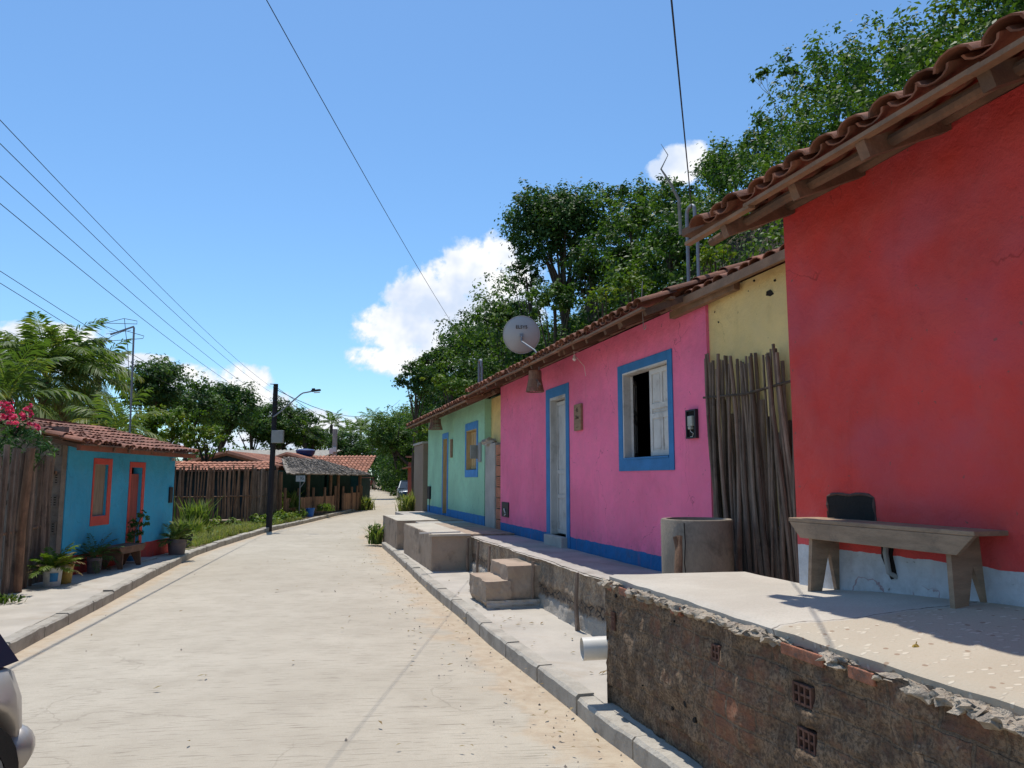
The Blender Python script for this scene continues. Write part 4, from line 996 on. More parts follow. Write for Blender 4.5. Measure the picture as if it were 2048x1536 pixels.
# ---- LEFT HOUSE
HB,HT=.05,2.16
lw=(1.42,2.02,.86,1.74)   # set below from pixels
def lp(x,y,v=0.0):
    a_,b_,c_=ray(x,y); # X+.036*(Y-12.1) = -6.92+v(1+.0013)
    t_=(-6.92+.036*12.1+v)/(a_+.036*b_); return (b_*t_-12.1-.036*v, CAMZ+c_*t_)
wb=[lp(185,917),lp(225,917),lp(223,1038),lp(178,1045)]; wi=[lp(190,928),lp(217,928),lp(212,1030)]
db=[lp(260,924),lp(291,924),lp(284,1113)]; di=[lp(263,934),lp(286,935),lp(282,1110)]
lwo=(wi[0][0],wi[1][0],lp(184,1033)[1],lp(205,929)[1]); lwb=(wb[3][0]+.02,wb[1][0],lp(200,1043)[1],lp(205,917)[1])
ldo=(di[0][0],di[1][0]-.02,.12,lp(274,935)[1]); ldb=(db[0][0],db[1][0],.10,lp(275,924.5)[1])
LU1=lp(349,950)[0]; LU0=lp(134,950)[0]
t=thing('blue_house',LF(2,0,0),'small blue house with coral door and window trim on the left','house')
mb=MB(LF); wall_open(mb,LU0,LU1,HB,HT-.02,-.16,0,[lwo,ldo]); build('wall',mb,m_lblue,t)
def LFb(u,v,z): return LF(u,v,z)
m_block=simple('bare_concrete_block',(.25,.205,.16),.92,.2,4,50,.8,.02,dirt=(.12,.09,.07),dirtamt=.6,dscale=3)
e=MB(LF)
for a_,b_ in ((LU0,LU0+.12),(LU1-.12,LU1)): tri_prism(e,[(-.165,HB),(-.165,HT+.05),(-1.7,HT+.40),(-5,HT),(-5,HB)],a_,b_)
e.box(LU0,LU1,-5,-4.88,HB,HT); build('end_wall',e,m_block,t)
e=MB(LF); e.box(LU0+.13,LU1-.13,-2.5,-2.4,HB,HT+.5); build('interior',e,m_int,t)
LS=.25; rf=tile_roof(LF,LU0-.38,LU1+.18,.42,-1.7,HT-.03,LS,sp=.17,tl=.30,seg=4,jit=1.8,sag=.05); r_=build('roof',rf,m_tiled,t,smooth=True,angle=50)
la,ra=roof_frame(LF,LU0-.38,LU1+.2,.42,-1.7,HT-.03,LS,raf=.5); build('laths',la,m_wood,r_); build('rafters',ra,m_wood,r_)
a=MB(LF); tri_prism(a,[(-1.7,HT+.50),(-1.7,HT+.56),(-5.4,HT+.1),(-5.4,HT+.02)],LU0-.38,LU1+.2); build('back_slope',a,m_tiled,r_)
a=MB(LF); a.beam((LU0-.38,.34,HT-.08),(LU1+.15,.34,HT-.08),.05,.09); build('fascia_board',a,simple('red_brown_board',(.28,.10,.06),.8,.2),r_)
wn=build('window',frame_band(LF,lwb[0],lwb[1],lwb[2]-.06,lwb[3],lwo[0],lwo[1],lwo[2],lwo[3],0,.01),m_coral,t)
a=MB(LF); a.box(lwo[0],lwo[1],-.07,-.045,lwo[2],lwo[3]); build('shutter',a,simple('pale_plank_shutter',(.30,.22,.15),.75,.2,5,40,stretch=(4,4,.5)),wn)
dn=MB(LF); dn.box(ldo[0],ldo[1],-.09,-.06,ldo[2],ldo[3]-.12); dn=build('door',dn,simple('coral_plank_door',(.36,.09,.07),.7,.2,5,40,stretch=(4,4,.5)),t)
build('door_frame',frame_band(LF,ldb[0],ldb[1],ldb[2],ldb[3],ldo[0],ldo[1],ldo[2],ldo[3],0,.01,bottom=False),m_coral,dn)
a=MB(LF); a.box(ldb[0]-.1,ldb[1]+.1,0,.28,.09,.135); build('doorstep',a,m_conc,t,bevel=.01)
a=MB(LF); u_,z_=lp(339,990); a.box(u_-.05,u_+.10,.0,.03,z_-.16,z_+.16); build('meter_recess',a,m_black,t)
a=MB(LF); u_,z_=lp(344,918,.02); a.rbox((u_,.05,z_-.04),.05,.05,.06); build('outdoor_lamp',a,m_white,t)
# block side wall beside blue house
t=thing('block_wall',(-7.3,11.6,0),'unrendered grey block wall with pierced corner blocks beside the blue house','wall')
a=MB(); X0=onY(99,960,12.0)[0]
a.box(-9.4,LF(LU0,0,0)[0]-.01,LF(LU0,0,0)[1]-.14,LF(LU0,0,0)[1]-.01,0,HT+.25); build('wall',a,m_block,t)
mf=MB(lambda x,v,z:(x,LF(LU0,0,0)[1]-.14-v,z)); md=MB(mf.F)
for zc_ in (1.95,1.52,1.18,.78): hollow(mf,md,LF(LU0,0,0)[0]-.18,LF(LU0,0,0)[0]-.03,.0,zc_,zc_+.17,2,4,.022,.02)
build('pierced_block',mf,m_block,t); build('block_hole_shade',md,m_gap,t)
a=MB(); a.tube([(LF(LU0,0,0)[0]-.27,LF(LU0,0,0)[1]-.2,0),(LF(LU0,0,0)[0]-.26,LF(LU0,0,0)[1]-.2,1.85)],.03,8,wob=.1); a.beam((LF(LU0,0,0)[0]-.62,LF(LU0,0,0)[1]-.2,1.66),(LF(LU0,0,0)[0]-.05,LF(LU0,0,0)[1]-.2,1.70),.05,.05); build('prop_post',a,m_stickb,t)
# stick fences on the left
def fence(path,label,hz,r,mat,gapf=1.0,z0=.05,var=.12,bend=.02,rails=(.5,),railm=None,thick=None):
    P=resample(path,1.0); t=thing('stick_fence',(P[0].x,P[0].y,0),label,'fence')
    Q=resample(path,r*2.05*gapf); parts=len(Q)
    every=max(1,math.ceil(parts/95)); mbx=None
    for k,p in enumerate(Q):
        if mbx is None: mbx=MB()
        mbx.col=R.random(); rr=r*R.uniform(.65,1.2); h_=hz(k/max(1,parts-1))+R.uniform(-var,var)
        off=R.uniform(-.02,.02)
        stick(mbx,p.x+off,p.y+off,z0,h_,rr,(R.uniform(-.05,.05),R.uniform(-.05,.05)),bend,6)
        if every==1: build('stick',mbx,mat,t,smooth=True,recalc=False); mbx=None
    if every>1: 
        o=build('sticks',mbx,mat,t,smooth=True,recalc=False); o['kind']='stuff'
    for q in rails:
        a=MB(); a.tube([(p.x+.02,p.y-.05,z0+q*(hz(.5)-z0)+R.uniform(-.02,.02)) for p in P],.018,6,wob=.2); build('tie_rail',a,railm or m_stickb,t)
    return t
t=fence([(-5.35,7.6),(-6.45,9.6),(-7.02,11.75)],'tall leaning stick fence at the left edge, before the blue house',lambda q:1.98-.06*q,.042,m_stick,.95,.05,.10,.02,(.45,))
a=MB(); p=onz(40,1183,.1); a.tube([(p[0],p[1]-.08,.05),(p[0],p[1]-.08,1.0),(p[0]+.05,p[1]-.08,2.02)],[.065,.06,.055],10,wob=.04); build('post',a,m_stickb,t,smooth=True)
fence([(-11.6,25.0),(-10.2,25.4),(-8.95,26.6)],'dense brown stick fence left of the dark pole',lambda q:2.02,.045,m_stickb,1.05,.05,.08,.02,(.5,))
fence([(-8.95,26.7),(-8.95,28.2),(-9.05,29.9)],'dark stick fence between the pole and thatched hut',lambda q:1.93,.045,m_stick,1.0,.05,.07,.02,(.5,))
fence([(-13.5,19.0),(-11.6,24.9)],'shaded stick fence beside the far wall of the blue house',lambda q:1.9,.05,m_stick,1.1,.05,.1,.02,(.5,))
m_slat=simple('sawn_brown_slats',(.40,.225,.135),.85,.2,5,40,.6,.006,stretch=(4,4,.6),dirt=(.15,.09,.06),dirtamt=.4,tint=.3)
# slat fence at the hut
t=thing('slat_fence',(-8.4,35,0),'low fence of brown upright slats before the thatched hut','fence')
def slats(path,h,nm):
    mbx=MB()
    for p in resample(path,.105):
        mbx.col=R.random(); mbx.rbox((p.x,p.y,.05),.022,.095,h+R.uniform(-.02,.02),R.uniform(-.04,.04))
    build(nm,mbx,m_slat,t)
slats([(-8.85,30.2),(-8.22,36.0)],.80,'slat_panel'); slats([(-8.12,37.2),(-7.98,41.0)],.86,'slat_panel')
for Y in (30.2,31.6,33.2,34.6,36.0,37.2,38.9,40.0,41.0):
    x=-8.85+(Y-30.2)*.63/5.8 if Y<36.5 else -8.12+(Y-37.2)*.14/3.8
    a=MB(); a.tube([(x+.03,Y,0),(x+.03,Y,1.26+R.uniform(-.05,.05))],.06,7,wob=.08); build('post',a,m_stickb,t,smooth=True)
# thatched hut
t=thing('thatched_hut',(-9.5,36,0),'open hut with grey palm thatch roof and dark green mesh walls','hut')
def HF(u,v,z): return (-9.0+u*.0817+v*.99,29.7+u*.9967-v*.08,z)    # u metres along the front, v outwards
HL=11.4
a=MB(HF); a.box(.25,7.2,-.58,-.52,0,1.95); a.box(7.7,HL,-.58,-.52,0,1.95); a.box(.0,.08,-1.2,-.5,0,1.8); a.box(HL,HL+.08,-4,-.5,0,2.0); build('mesh_wall',a,m_netg,t)
a=MB(HF)
for k in range(5):
    u0_=lambda j,k=k:-.15+2.35*(k*.50+.78*j)
    a.grid(lambda i,j,k=k:(u0_(j)+i*(HL-.1-u0_(j)),.42-k*.50-.78*j+.07*mn.noise(Vector((i*30,k,0))),1.83+k*.135+.19*j+.05*mn.noise(Vector((i*22,j*3,k)))),90,3)
th_=build('roof',a,m_thatch,t,recalc=False)
so_=th_.modifiers.new('s','SOLIDIFY'); so_.thickness=.05
a=MB(HF)
for k in range(1900):
    q_=R.random(); u=2.35*2.6*q_+R.random()*(HL-2.35*2.6*q_); v=.50-q_*2.7; z=1.86+q_*.72; a.col=R.random(); L=R.uniform(.2,.6); du_=R.uniform(-.25,.25)
    a.beam((u,v,z+R.uniform(.03,.10)),(u+du_,v+L*.55,z-L*.12+R.uniform(-.02,.06)),R.uniform(.012,.04),.012)
o=build('thatch_strands',a,m_thatch,t); o['kind']='stuff'
a=MB(HF); tri_prism(a,[(-2.2,2.42),(-2.2,2.52),(-3.1,2.2),(-3.1,2.1)],6.9,HL); build('back_thatch',a,m_thatch,t)
for u in (.1,3.2,6.2,7.35,HL-.3):
    a=MB(HF); a.tube([(u,.10,0),(u,.10,1.88)],.08,8,wob=.06); build('post',a,m_stickb,t,smooth=True)
# sign
t=thing('street_sign',onY(599,1005,30.4),'pale sign board on a thin post in front of the hut','sign')
s0=onY(599,1000,30.4); a=MB(); a.tube([(s0[0],s0[1],.1),(s0[0],s0[1],1.55)],.02,6); a.tube([(s0[0],s0[1],1.25),(s0[0]+.18,s0[1],1.5)],.012,5); build('post',a,m_galv,t)
a=MB(); a.rbox((s0[0]+.02,s0[1]-.03,1.5),.36,.02,.24); build('panel',a,m_sign,t); text_mesh('IG',.16,'lettering',m_engr,t,(s0[0]+.09,s0[1]-.045,1.63),(math.radians(90),0,0))
# blue bin
p=onz(620,1034,.1); t=thing('blue_bin',p,'blue plastic tub on the verge by the slat fence','bin')
a=MB(); a.lathe((p[0],p[1],.1),[(.0,.005),(.12,.0),(.17,.32),(.185,.33),(.185,.345),(.16,.34),(.115,.03)],20); a2=a; build('body',a,m_bluep,t,smooth=True)
# brick block seat
p=onz(455,1059,.1); t=thing('low_seat',p,'low brown block seat with a flat slab top on the grass','seat')
a=MB(); a.rbox((p[0]-.15,p[1]+.3,.08),.62,.40,.24,.05); build('block',a,simple('brown_clay_block',(.34,.17,.10),.85,.2,6,40),t,bevel=.02); a=MB(); a.rbox((p[0]-.30,p[1]+.3,.322),1.0,.55,.05,.05); build('slab',a,m_brown,t,bevel=.01)
# ---- far left buildings
def shed(name,label,pts_front,z0,wallm,roofm,depth,apex,eave,Y0,x0,x1,ridge_along='x',sl=.4):
    pass
def gable(x0,x1,Y,zl,za,xa,depth,label,roofm,wallm,name='shack'):
    """gable facing the camera: roofline (x0,zl)-(xa,za)-(x1,zl)"""
    t=thing(name,((x0+x1)/2,Y,0),label,'building')
    a=MB(); P=[(x0+.15,0),(x0+.15,zl-.02),(xa,za-.05),(x1-.15,zl-.02),(x1-.15,0)]
    A=[a.pt((x,Y,z)) for x,z in P]; B=[a.pt((x,Y+depth,z)) for x,z in P]; a.f.append(A); a.f.append(B[::-1])
    for k in range(5): a.f.append([A[k],A[(k+1)%5],B[(k+1)%5],B[k]])
    build('wall',a,wallm,t)
    a=MB()
    for (xs,zs,xe,ze) in ((x0,zl-.04,xa,za),(x1,zl-.04,xa,za)):
        n=max(2,int(depth/.22))
        for k in range(n):
            a.col=R.random(); yy=Y-.25+(depth+.5)*k/n; w_=(depth+.5)/n
            a.tube([(xs,yy+w_/2,zs),(xs*.5+xe*.5,yy+w_/2,zs*.5+ze*.5),(xe,yy+w_/2,ze)],w_*.56,6)
    build('roof',a,roofm,t,smooth=True)
    return t
g=onY
def gp(xl,yl,xa,ya,xrr,yr,Y,depth,label,rm=m_tileo,wm=m_darkw):
    A=g(xl,yl,Y);B=g(xa,ya,Y);C=g(xrr,yr,Y)
    t=thing('shack',((A[0]+C[0])/2,Y,0),label,'building')
    a=MB(); P=[(A[0]+.1,0),(A[0]+.1,A[2]-.06),(B[0],B[2]-.06),(C[0]-.1,C[2]-.06),(C[0]-.1,0)]
    i0=[a.pt((x,Y,z)) for x,z in P]; i1=[a.pt((x,Y+depth,z)) for x,z in P]; a.f.append(i0); a.f.append(i1[::-1])
    for k in range(5): a.f.append([i0[k],i0[(k+1)%5],i1[(k+1)%5],i1[k]])
    build('wall',a,wm,t); a=MB()
    n=max(3,int((depth+.3)/.24)); w_=(depth+.3)/n
    for S in (A,C):
        L=Vector((B[0]-S[0],0,B[2]-S[2]))
        if L.length<.3: continue
        for k in range(n):
            a.col=R.random(); yy=Y-.2+w_*(k+.5); a.tube([(S[0],yy,S[2]),((S[0]+B[0])/2,yy,(S[2]+B[2])/2+.01),(B[0],yy,B[2])],w_*.55,6)
    build('roof',a,rm,t,smooth=True); return t
gp(380,925,455,906,560,936,36,6,'dark gabled shack with a red tile roof left of the dark pole')
gp(528,925,575,908,642,928,44,6,'dark gabled shack with tile roof directly behind the thatch')
# low tiled lean-to behind stick fence
t=thing('lean_to',(-11,28,0),'low lean-to with wavy red tiles behind the stick fence','building')
def TF(u,v,z): return (-13.2+u,27.3-v+ .28*u,z)
rf=tile_roof(TF,0,4.3,.2,-1.1,1.90,.26,sp=.17,tl=.33,seg=4,jit=1.5,sag=.06); build('roof',rf,m_tileo,t,smooth=True,angle=50)
a=MB(TF); a.box(.1,4.2,-1.05,-.95,0,2.1); a.box(.1,.2,-.95,0,0,1.85); build('wall',a,m_darkw,t)
# orange tile roof at hut end
t=thing('tiled_house',(-10.5,46,0),'orange tiled house with dark green wall beyond the thatched hut','house')
def OF(u,v,z): return (-13.1+u,44.0-v-.10*u*0,z)
zE=g(700,948,43.6)[2]
rf=tile_roof(OF,.2,g(733,940,43.6)[0]+13.1,.4,-2.9,zE,.35,sp=.22,tl=.4,seg=4); build('roof',rf,m_tileo,t,smooth=True,angle=50)
a=MB(OF); a.box(.3,4.5,-3,0,0,zE); build('wall',a,m_netg,t)
a=MB(OF); a.box(4.5,5.2,-.2,.5,zE-.22,zE-.18); a.box(4.4,4.5,.0,.1,0,zE-.2); build('porch_roof',a,m_tileo,t)
# dark raised panel + grey long roof + tank
t=thing('solar_panel',g(692,922,47),'dark slanted panel on a frame above the orange roof','panel')
A=g(657,924,47);B=g(726,914,47); a=MB(); a.beam((A[0],47,(A[2]+B[2])/2+.05),(B[0],47,(A[2]+B[2])/2+.05),.05,B[2]-A[2]); build('panel',a,m_solar,t)
a=MB(); 
for x in (A[0],B[0]): a.tube([(x,47.05,1.5),(x,47.05,B[2]+.05)],.05,6)
build('frame',a,m_grey,t)
t=thing('warehouse',g(550,930,62),'long building with a pale corrugated fibre cement roof behind the shacks','building')
A=g(425,914,60); B=g(672,900,66); a=MB()
def fn(i,j): x=A[0]-1+(B[0]-A[0]+1.4)*i; return (x,60+7*j,A[2]+(B[2]-A[2])*1.02*j+.06*math.sin(x*2*math.pi/.36))
a.grid(fn,420,2); build('roof',a,m_fibro,t,smooth=True)
a=MB(); a.box(A[0]-.8,B[0]+.3,60.4,66.5,0,A[2]-.05); build('wall',a,m_conc,t)
c_=g(611,909,46); t=thing('water_tank',c_,'dark blue water tank on a stand above the roofs','water tank')
a=MB(); k_=19*46/1550; a.lathe((c_[0],c_[1],c_[2]-.1),[(k_*.72,0),(k_*.9,.12),(k_,.30),(k_*1.04,.34),(k_*.8,.40),(k_*.3,.44),(0,.45)],24); build('tank',a,m_tankb,t,smooth=True)
a=MB(); a.tube([(c_[0],c_[1],0),(c_[0],c_[1],c_[2]-.1)],.3,8); build('stand',a,m_conc,t)
# far right red house behind vines
t=thing('terracotta_house',(-5,45,0),'terracotta wall of a far house with small tiled canopy beyond the green house','house')
A=g(817,1000,46); a=MB(); a.box(A[0],A[0]+4,45.5,52,-.1,g(826,925,46)[2]); build('wall',a,m_redfar,t)
a=MB(); C=g(806,937,45.3); a.beam((C[0],45.3,C[2]),(C[0]+.9,45.3,C[2]+.2),.9,.06); C=g(812,917,45.4); a.beam((C[0],45.6,C[2]+.1),(C[0]+4.6,45.6,C[2]+.1),.9,.09); build('canopy',a,m_tileo,t)
# antenna
A=g(262,868,17.5); B=g(268,655,17.5); t=thing('tv_antenna',(A[0],17.5,1.5),'tall roof antenna with wire loops behind the blue house','antenna')
a=MB(); a.tube([(A[0],17.5,1.2),g(264,760,17.5),B],.022,7); build('mast',a,m_galv,t)
a=MB(); a.beam(g(221,669,17.5),g(268,653,17.5),.035,.03); a.beam(g(212,668,17.6),g(262,661,17.3),.008,.008); a.beam(g(218,662,17.6),g(238,666,17.3),.008,.008); build('boom',a,m_galv,t)
a=MB()
for lp_ in (((203,648),(248,637),(274,642),(274,648),(203,646)),((206,683),(225,672),(250,661),(288,672),(286,677),(206,683)),((203,644),(203,650),(236,662)),((249,638),(252,670),(256,700),(258,755))):
    a.tube([g(x,y,17.5) for x,y in lp_],.007,5)
build('loops',a,m_wire,t)
# ================= VEGETATION =================
rng=np.random.default_rng(5)
def xw(Y): return 3.79-.28*Y if Y<24 else (1-sstep(Y,24,34))*(3.79-.28*Y)+sstep(Y,24,34)*(xr(Y)+.9)
def hH(Y):
    pts=[(-30,10.6),(20,10.6),(34,9.0),(60,9.6),(80,8),(110,5),(160,3)]
    return interp([(b,a) for a,b in pts],Y)
def hz(X,Y):
    d=X-xw(Y); k=sstep(Y,26,50)
    return -.1+hH(Y)*sstep(d,4.3-2.8*k,11.3-1.5*k)
m_hill=simple('hillside_soil',(.075,.06,.035),.95,.3,1,20,.8,.05,dirt=(.03,.05,.015),dirtamt=.8,dscale=.6)
a=MB(); gr=[]
for i in range(60):
    Y=-30+i*3.2; row=[]
    for j in range(34): 
        d=4.6+j*.9+(max(0,j-20)**1.6)*.8; X=xw(Y)+d; row.append(a.pt((X,Y,hz(X,Y)+.25*mn.noise(Vector((X*.3,Y*.3,0))))))
    gr.append(row)
for i in range(59):
    for j in range(33): a.f.append([gr[i][j],gr[i+1][j],gr[i+1][j+1],gr[i][j+1]])
tag(build('hillside',a,m_hill,smooth=True),kind='structure')
def unit(n):
    v=rng.normal(size=(n,3)); return v/np.linalg.norm(v,axis=1,keepdims=True)
def leaf_arrays(clumps,dens,size,aspect=.55,up=.5,shell=.55,jit=.28,tintj=.35,tuft=22):
    """clumps: (x,y,z,rx,ry,rz,tint); dens leaves per m2 of clump surface"""
    VV=[];TT=[]
    for (x,y,z,rx,ry,rz,tn) in clumps:
        n=int(dens*12.6*((rx*ry+rx*rz+ry*rz)/3)**1.0*.5)+6
        K=max(5,n//tuft); td=unit(K); td[:,2]=np.where(td[:,2]<-.7,-td[:,2],td[:,2]); ph=rng.random(6)*6.28
        lump=1+jit*(np.sin(td[:,0]*5+ph[0])*np.sin(td[:,1]*5+ph[1])+.6*np.sin(td[:,2]*8+ph[2])*np.sin(td[:,0]*9+ph[3]))
        tr=(shell+(1.08-shell)*np.sqrt(rng.random(K)))*lump; R3=np.array([rx,ry,rz]); tc=np.array([x,y,z])+td*tr[:,None]*R3
        tt0=tn+.30*rng.normal(size=K); k=rng.integers(0,K,n); sg=min(1.1*size,.30*min(rx,rz))*rng.uniform(.7,1.3,K)[k]
        off=rng.normal(size=(n,3))*sg[:,None]*np.array([1,1,.7]); c=tc[k]+off; d=td[k]
        nm=d*.35+off/(sg[:,None]+1e-6)*.35+np.array([0,0,up])+unit(n)*.6; nm/=np.linalg.norm(nm,axis=1,keepdims=True)
        q=unit(n); tg=np.cross(nm,q); tg/=np.linalg.norm(tg,axis=1,keepdims=True)+1e-9; sd_=np.cross(nm,tg)
        L=size*(.6+.8*rng.random(n))[:,None]; Wd=L*aspect
        v0=c-tg*L*.5; v2=c+tg*L*.5-nm*L*.12; v1=c+sd_*Wd*.5+nm*L*.05; v3=c-sd_*Wd*.5+nm*L*.05
        VV.append(np.stack([v0,v1,v2,v3],1).reshape(-1,3)); tt=np.clip(tt0[k]+tintj*.6*(rng.random(n)-.5),0,1); TT.append(np.repeat(tt,4))
    return np.concatenate(VV),np.concatenate(TT)
def quads_obj(name,V,T,mat,parent=None):
    off=np.zeros(3); p=parent
    while p is not None: off+=np.array(p.location); p=p.parent
    V=V-off; nq=len(V)//4; me=bpy.data.meshes.new(name)
    me.vertices.add(len(V)); me.vertices.foreach_set('co',V.astype(np.float32).ravel())
    me.loops.add(nq*4); me.loops.foreach_set('vertex_index',np.arange(nq*4,dtype=np.int32))
    me.polygons.add(nq); me.polygons.foreach_set('loop_start',np.arange(0,nq*4,4,dtype=np.int32)); 
    me.update(calc_edges=True); me.validate()
    at=me.attributes.new('tint','FLOAT','POINT'); at.data.foreach_set('value',T.astype(np.float32))
    me.materials.append(mat); o=bpy.data.objects.new(name,me); COL.objects.link(o)
    if parent is not None: o.parent=parent
    return o
def tree(name,c,rx,rz,ground,label,mat=l_mid,clumps=14,dens=55,leaf=.2,tint=.4,bark=None,limbs=6,cr=.45,group='trees on the hillside',cat='tree',trunk=None,up=.5,extra=(),low=-.95):
    clumps=int(clumps*1.35); dens*=1.8; leaf*=.66; cr*=1.08
    c=Vector(c); gx,gy=(c.x,c.y) if trunk is None else trunk
    t=thing(name,(gx,gy,ground),label,cat,group); CL=[]
    for k in range(clumps):
        while True:
            d=Vector((R.uniform(-1,1),R.uniform(-1,1),R.uniform(low,1)))
            if .25<d.length<1: break
        q=cr*R.uniform(.7,1.2); 
        CL.append((c.x+d.x*rx*.8,c.y+d.y*rx*.8,c.z+d.z*rz*.8,rx*q,rx*q,min(rx,rz)*q*.8,min(1,max(0,tint+R.uniform(-.25,.3)))))
    for e in extra: CL.append(e)
    V,T=leaf_arrays(CL,dens,leaf,up=up); quads_obj('crown',V,T,mat,t)
    a=MB(); hh=c.z-ground; r0=max(.05,min(.3,rx*.09)); top=(c.x,c.y,c.z-rz*.25)
    a.tube([(gx,gy,ground-.2),(gx+(c.x-gx)*.3+R.uniform(-.1,.1),gy,ground+hh*.35),(c.x*.7+gx*.3,c.y*.7+gy*.3,ground+hh*.6),top],[r0,r0*.85,r0*.7,r0*.5],7,wob=.1)
    for k in R.sample(range(len(CL)),min(limbs,len(CL))):
        q=CL[k]; s0=(c.x*.85+gx*.15,c.y,ground+hh*R.uniform(.45,.7)); a.tube([s0,((s0[0]+q[0])/2,(s0[1]+q[1])/2,(s0[2]+q[2])/2+R.uniform(0,.2)),(q[0],q[1],q[2])],[r0*.5,r0*.3,r0*.12],5,wob=.1)
    build('trunk',a,bark or m_bark,t,smooth=True); return t
# hillside mass
CL=[]
Y=-3.0
while Y<112:
    k=sstep(Y,24,48); d=6.0-4.4*k-.8*sstep(Y,55,70); step=1.28+Y*.011
    while d<(13.5-1.5*k):
        y=Y+R.uniform(-.8,.8); dd=d+R.uniform(-.7,.7); X=xw(y)+dd
        r=R.uniform(1.0,1.9)*(1+.1*k); z0=hz(X,y)
        tall=R.uniform(.4,2.0)+ (R.uniform(0,2.2) if R.random()<.25 else 0)
        n=1
        if Y>33 and dd<6: n=5
        for i in range(n):
            zz_=z0+tall+i*R.uniform(1.1,1.7)
            CL.append((X+R.uniform(-.4,.4)*i,y,zz_,r,r,r*.8,min(1,max(0,R.gauss(.38,.30)))))
        d+=step
    Y+=step
print('clumps',len(CL))
near=[c for c in CL if c[1]<26]; mid_=[c for c in CL if 26<=c[1]<55]; far_=[c for c in CL if c[1]>=55]
A1=leaf_arrays(near,88,.125,tintj=.45); A2=leaf_arrays(mid_,72,.18,tintj=.45); A3=leaf_arrays(far_,36,.27)
V=np.concatenate([A1[0],A2[0],A3[0]]); T=np.concatenate([A1[1],A2[1],A3[1]]); print('leaf quads',len(V)//4)
tag(quads_obj('hillside_vegetation',V,T,l_mid),'dense green scrub and tree mass covering the hillside behind the houses','vegetation',kind='stuff')
def hpx(x,y,Y): return onY(x,y,Y)
def ptree(x,y,rpx,rypx,Y,label,**kw):
    c=hpx(x,y,Y); s=Y/1550; g=kw.pop('ground',None)
    if g is None: g=hz(c[0],c[1]) if c[0]>xw(c[1])+3 else 0
    g=min(g,c[2]-rypx*s*.6)
    return tree(kw.pop('name','broadleaf_tree'),c,rpx*s,rypx*s,g,label,**kw)
ptree(1122,462,108,108,36,'big dark tree standing above the hill, sky showing through its lower branches',mat=l_dark,clumps=26,dens=60,leaf=.26,cr=.36,limbs=12,tint=.35,trunk=(hpx(1150,560,36)[0],36))
ptree(1185,545,70,50,33,'dark bushy tree filling in below the big hilltop tree',mat=l_dark,clumps=16,dens=50,leaf=.25,cr=.4,tint=.4)
ptree(1245,505,70,60,31,'leafy crown low on the slope, right of the biggest hilltop tree',clumps=18,dens=55,leaf=.24,cr=.4,tint=.5)
ptree(1340,490,60,55,27,'mid slope tree directly behind the crooked dead branch',mat=l_dark,clumps=16,dens=55,leaf=.22,cr=.4,tint=.5)
ptree(1110,605,70,40,30,'low leafy crown just over the dish and the pink roof',clumps=14,dens=55,leaf=.22,cr=.4,tint=.4)
ptree(1052,545,42,34,35,'dark drooping leafy bough tree left of the big hilltop tree',mat=l_dark,clumps=9,dens=55,leaf=.25,cr=.42,tint=.35,trunk=(hpx(1110,560,35)[0],35))
ptree(1262,430,78,62,33,'round mid green tree right of the big hilltop tree',clumps=18,dens=60,leaf=.24,cr=.38)
ptree(1345,405,62,50,31,'pale green tree behind the overhead cable on the hilltop',clumps=14,dens=55,leaf=.22,tint=.55,cr=.4)
ptree(1455,345,62,58,29,'dense dark tree under the small white cloud',mat=l_dark,clumps=16,dens=60,leaf=.22,tint=.4)
ptree(1530,300,50,60,26,'dark glossy tree below the bare branched tree',mat=l_dark,clumps=14,dens=65,leaf=.2,tint=.3)
ptree(1600,265,55,50,25,'small leaved pale tree beside the bare branched tree',clumps=14,dens=65,leaf=.17,tint=.6)
ptree(1668,185,48,62,25,'upright tree with ragged top on the right skyline',clumps=14,dens=55,leaf=.2,cr=.36,tint=.45)
ptree(1725,165,46,56,24,'rounded leafy tree between two ragged skyline trees',clumps=13,dens=55,leaf=.2,cr=.36)
ptree(1815,130,58,52,22,'bright green tree above the middle of the red house roof',clumps=14,dens=60,leaf=.18,tint=.55)
ptree(1895,85,60,55,21,'feathery green tree near the top right of the skyline',clumps=15,dens=60,leaf=.17,tint=.6)
ptree(1985,40,70,60,19,'tall green tree above the red roof at the right edge',clumps=15,dens=60,leaf=.16,tint=.5)
ptree(1690,265,34,26,19,'bright yellow green bush just above the red roof tiles',mat=l_yel,clumps=8,dens=70,leaf=.16,tint=.3,name='bush',cat='bush')
ptree(1430,515,36,34,17,'bright yellow green bush behind the hooked conduit pipes',mat=l_yel,clumps=9,dens=80,leaf=.15,tint=.35,name='bush',cat='bush')
ptree(1265,570,52,34,20,'light green bush behind the pink roof, near the middle',mat=l_yel,clumps=11,dens=70,leaf=.15,tint=.15,name='bush',cat='bush')
ptree(1205,600,34,28,19,'yellowish bush low behind the pink roof beside the satellite dish side',mat=l_yel,clumps=8,dens=70,leaf=.16,tint=.5,name='bush',cat='bush')
ptree(1010,640,55,45,38,'mid green tree left of the satellite dish',clumps=14,dens=50,leaf=.26,tint=.4)
ptree(935,690,55,38,44,'dark crown lower down the ridge, left of the satellite dish',mat=l_dark,clumps=12,dens=45,leaf=.3,tint=.4)
ptree(878,725,48,36,46,'green crown near the foot of the ridge',clumps=12,dens=45,leaf=.3,tint=.5)
ptree(832,760,45,48,36,'dark leafy tree at the left end of the hill above the green roof',mat=l_dark,clumps=15,dens=60,leaf=.24,cr=.38,ground=0,tint=.4)
ptree(905,770,55,25,30,'yellow green bush rising just over the green roof',mat=l_yel,clumps=10,dens=60,leaf=.2,tint=.2,ground=1,name='bush',cat='bush')
ptree(778,872,44,58,64,'pale willowy green tree over the far bend of the road',trunk=(-5.8,64),clumps=16,dens=40,leaf=.3,tint=.75,ground=0)
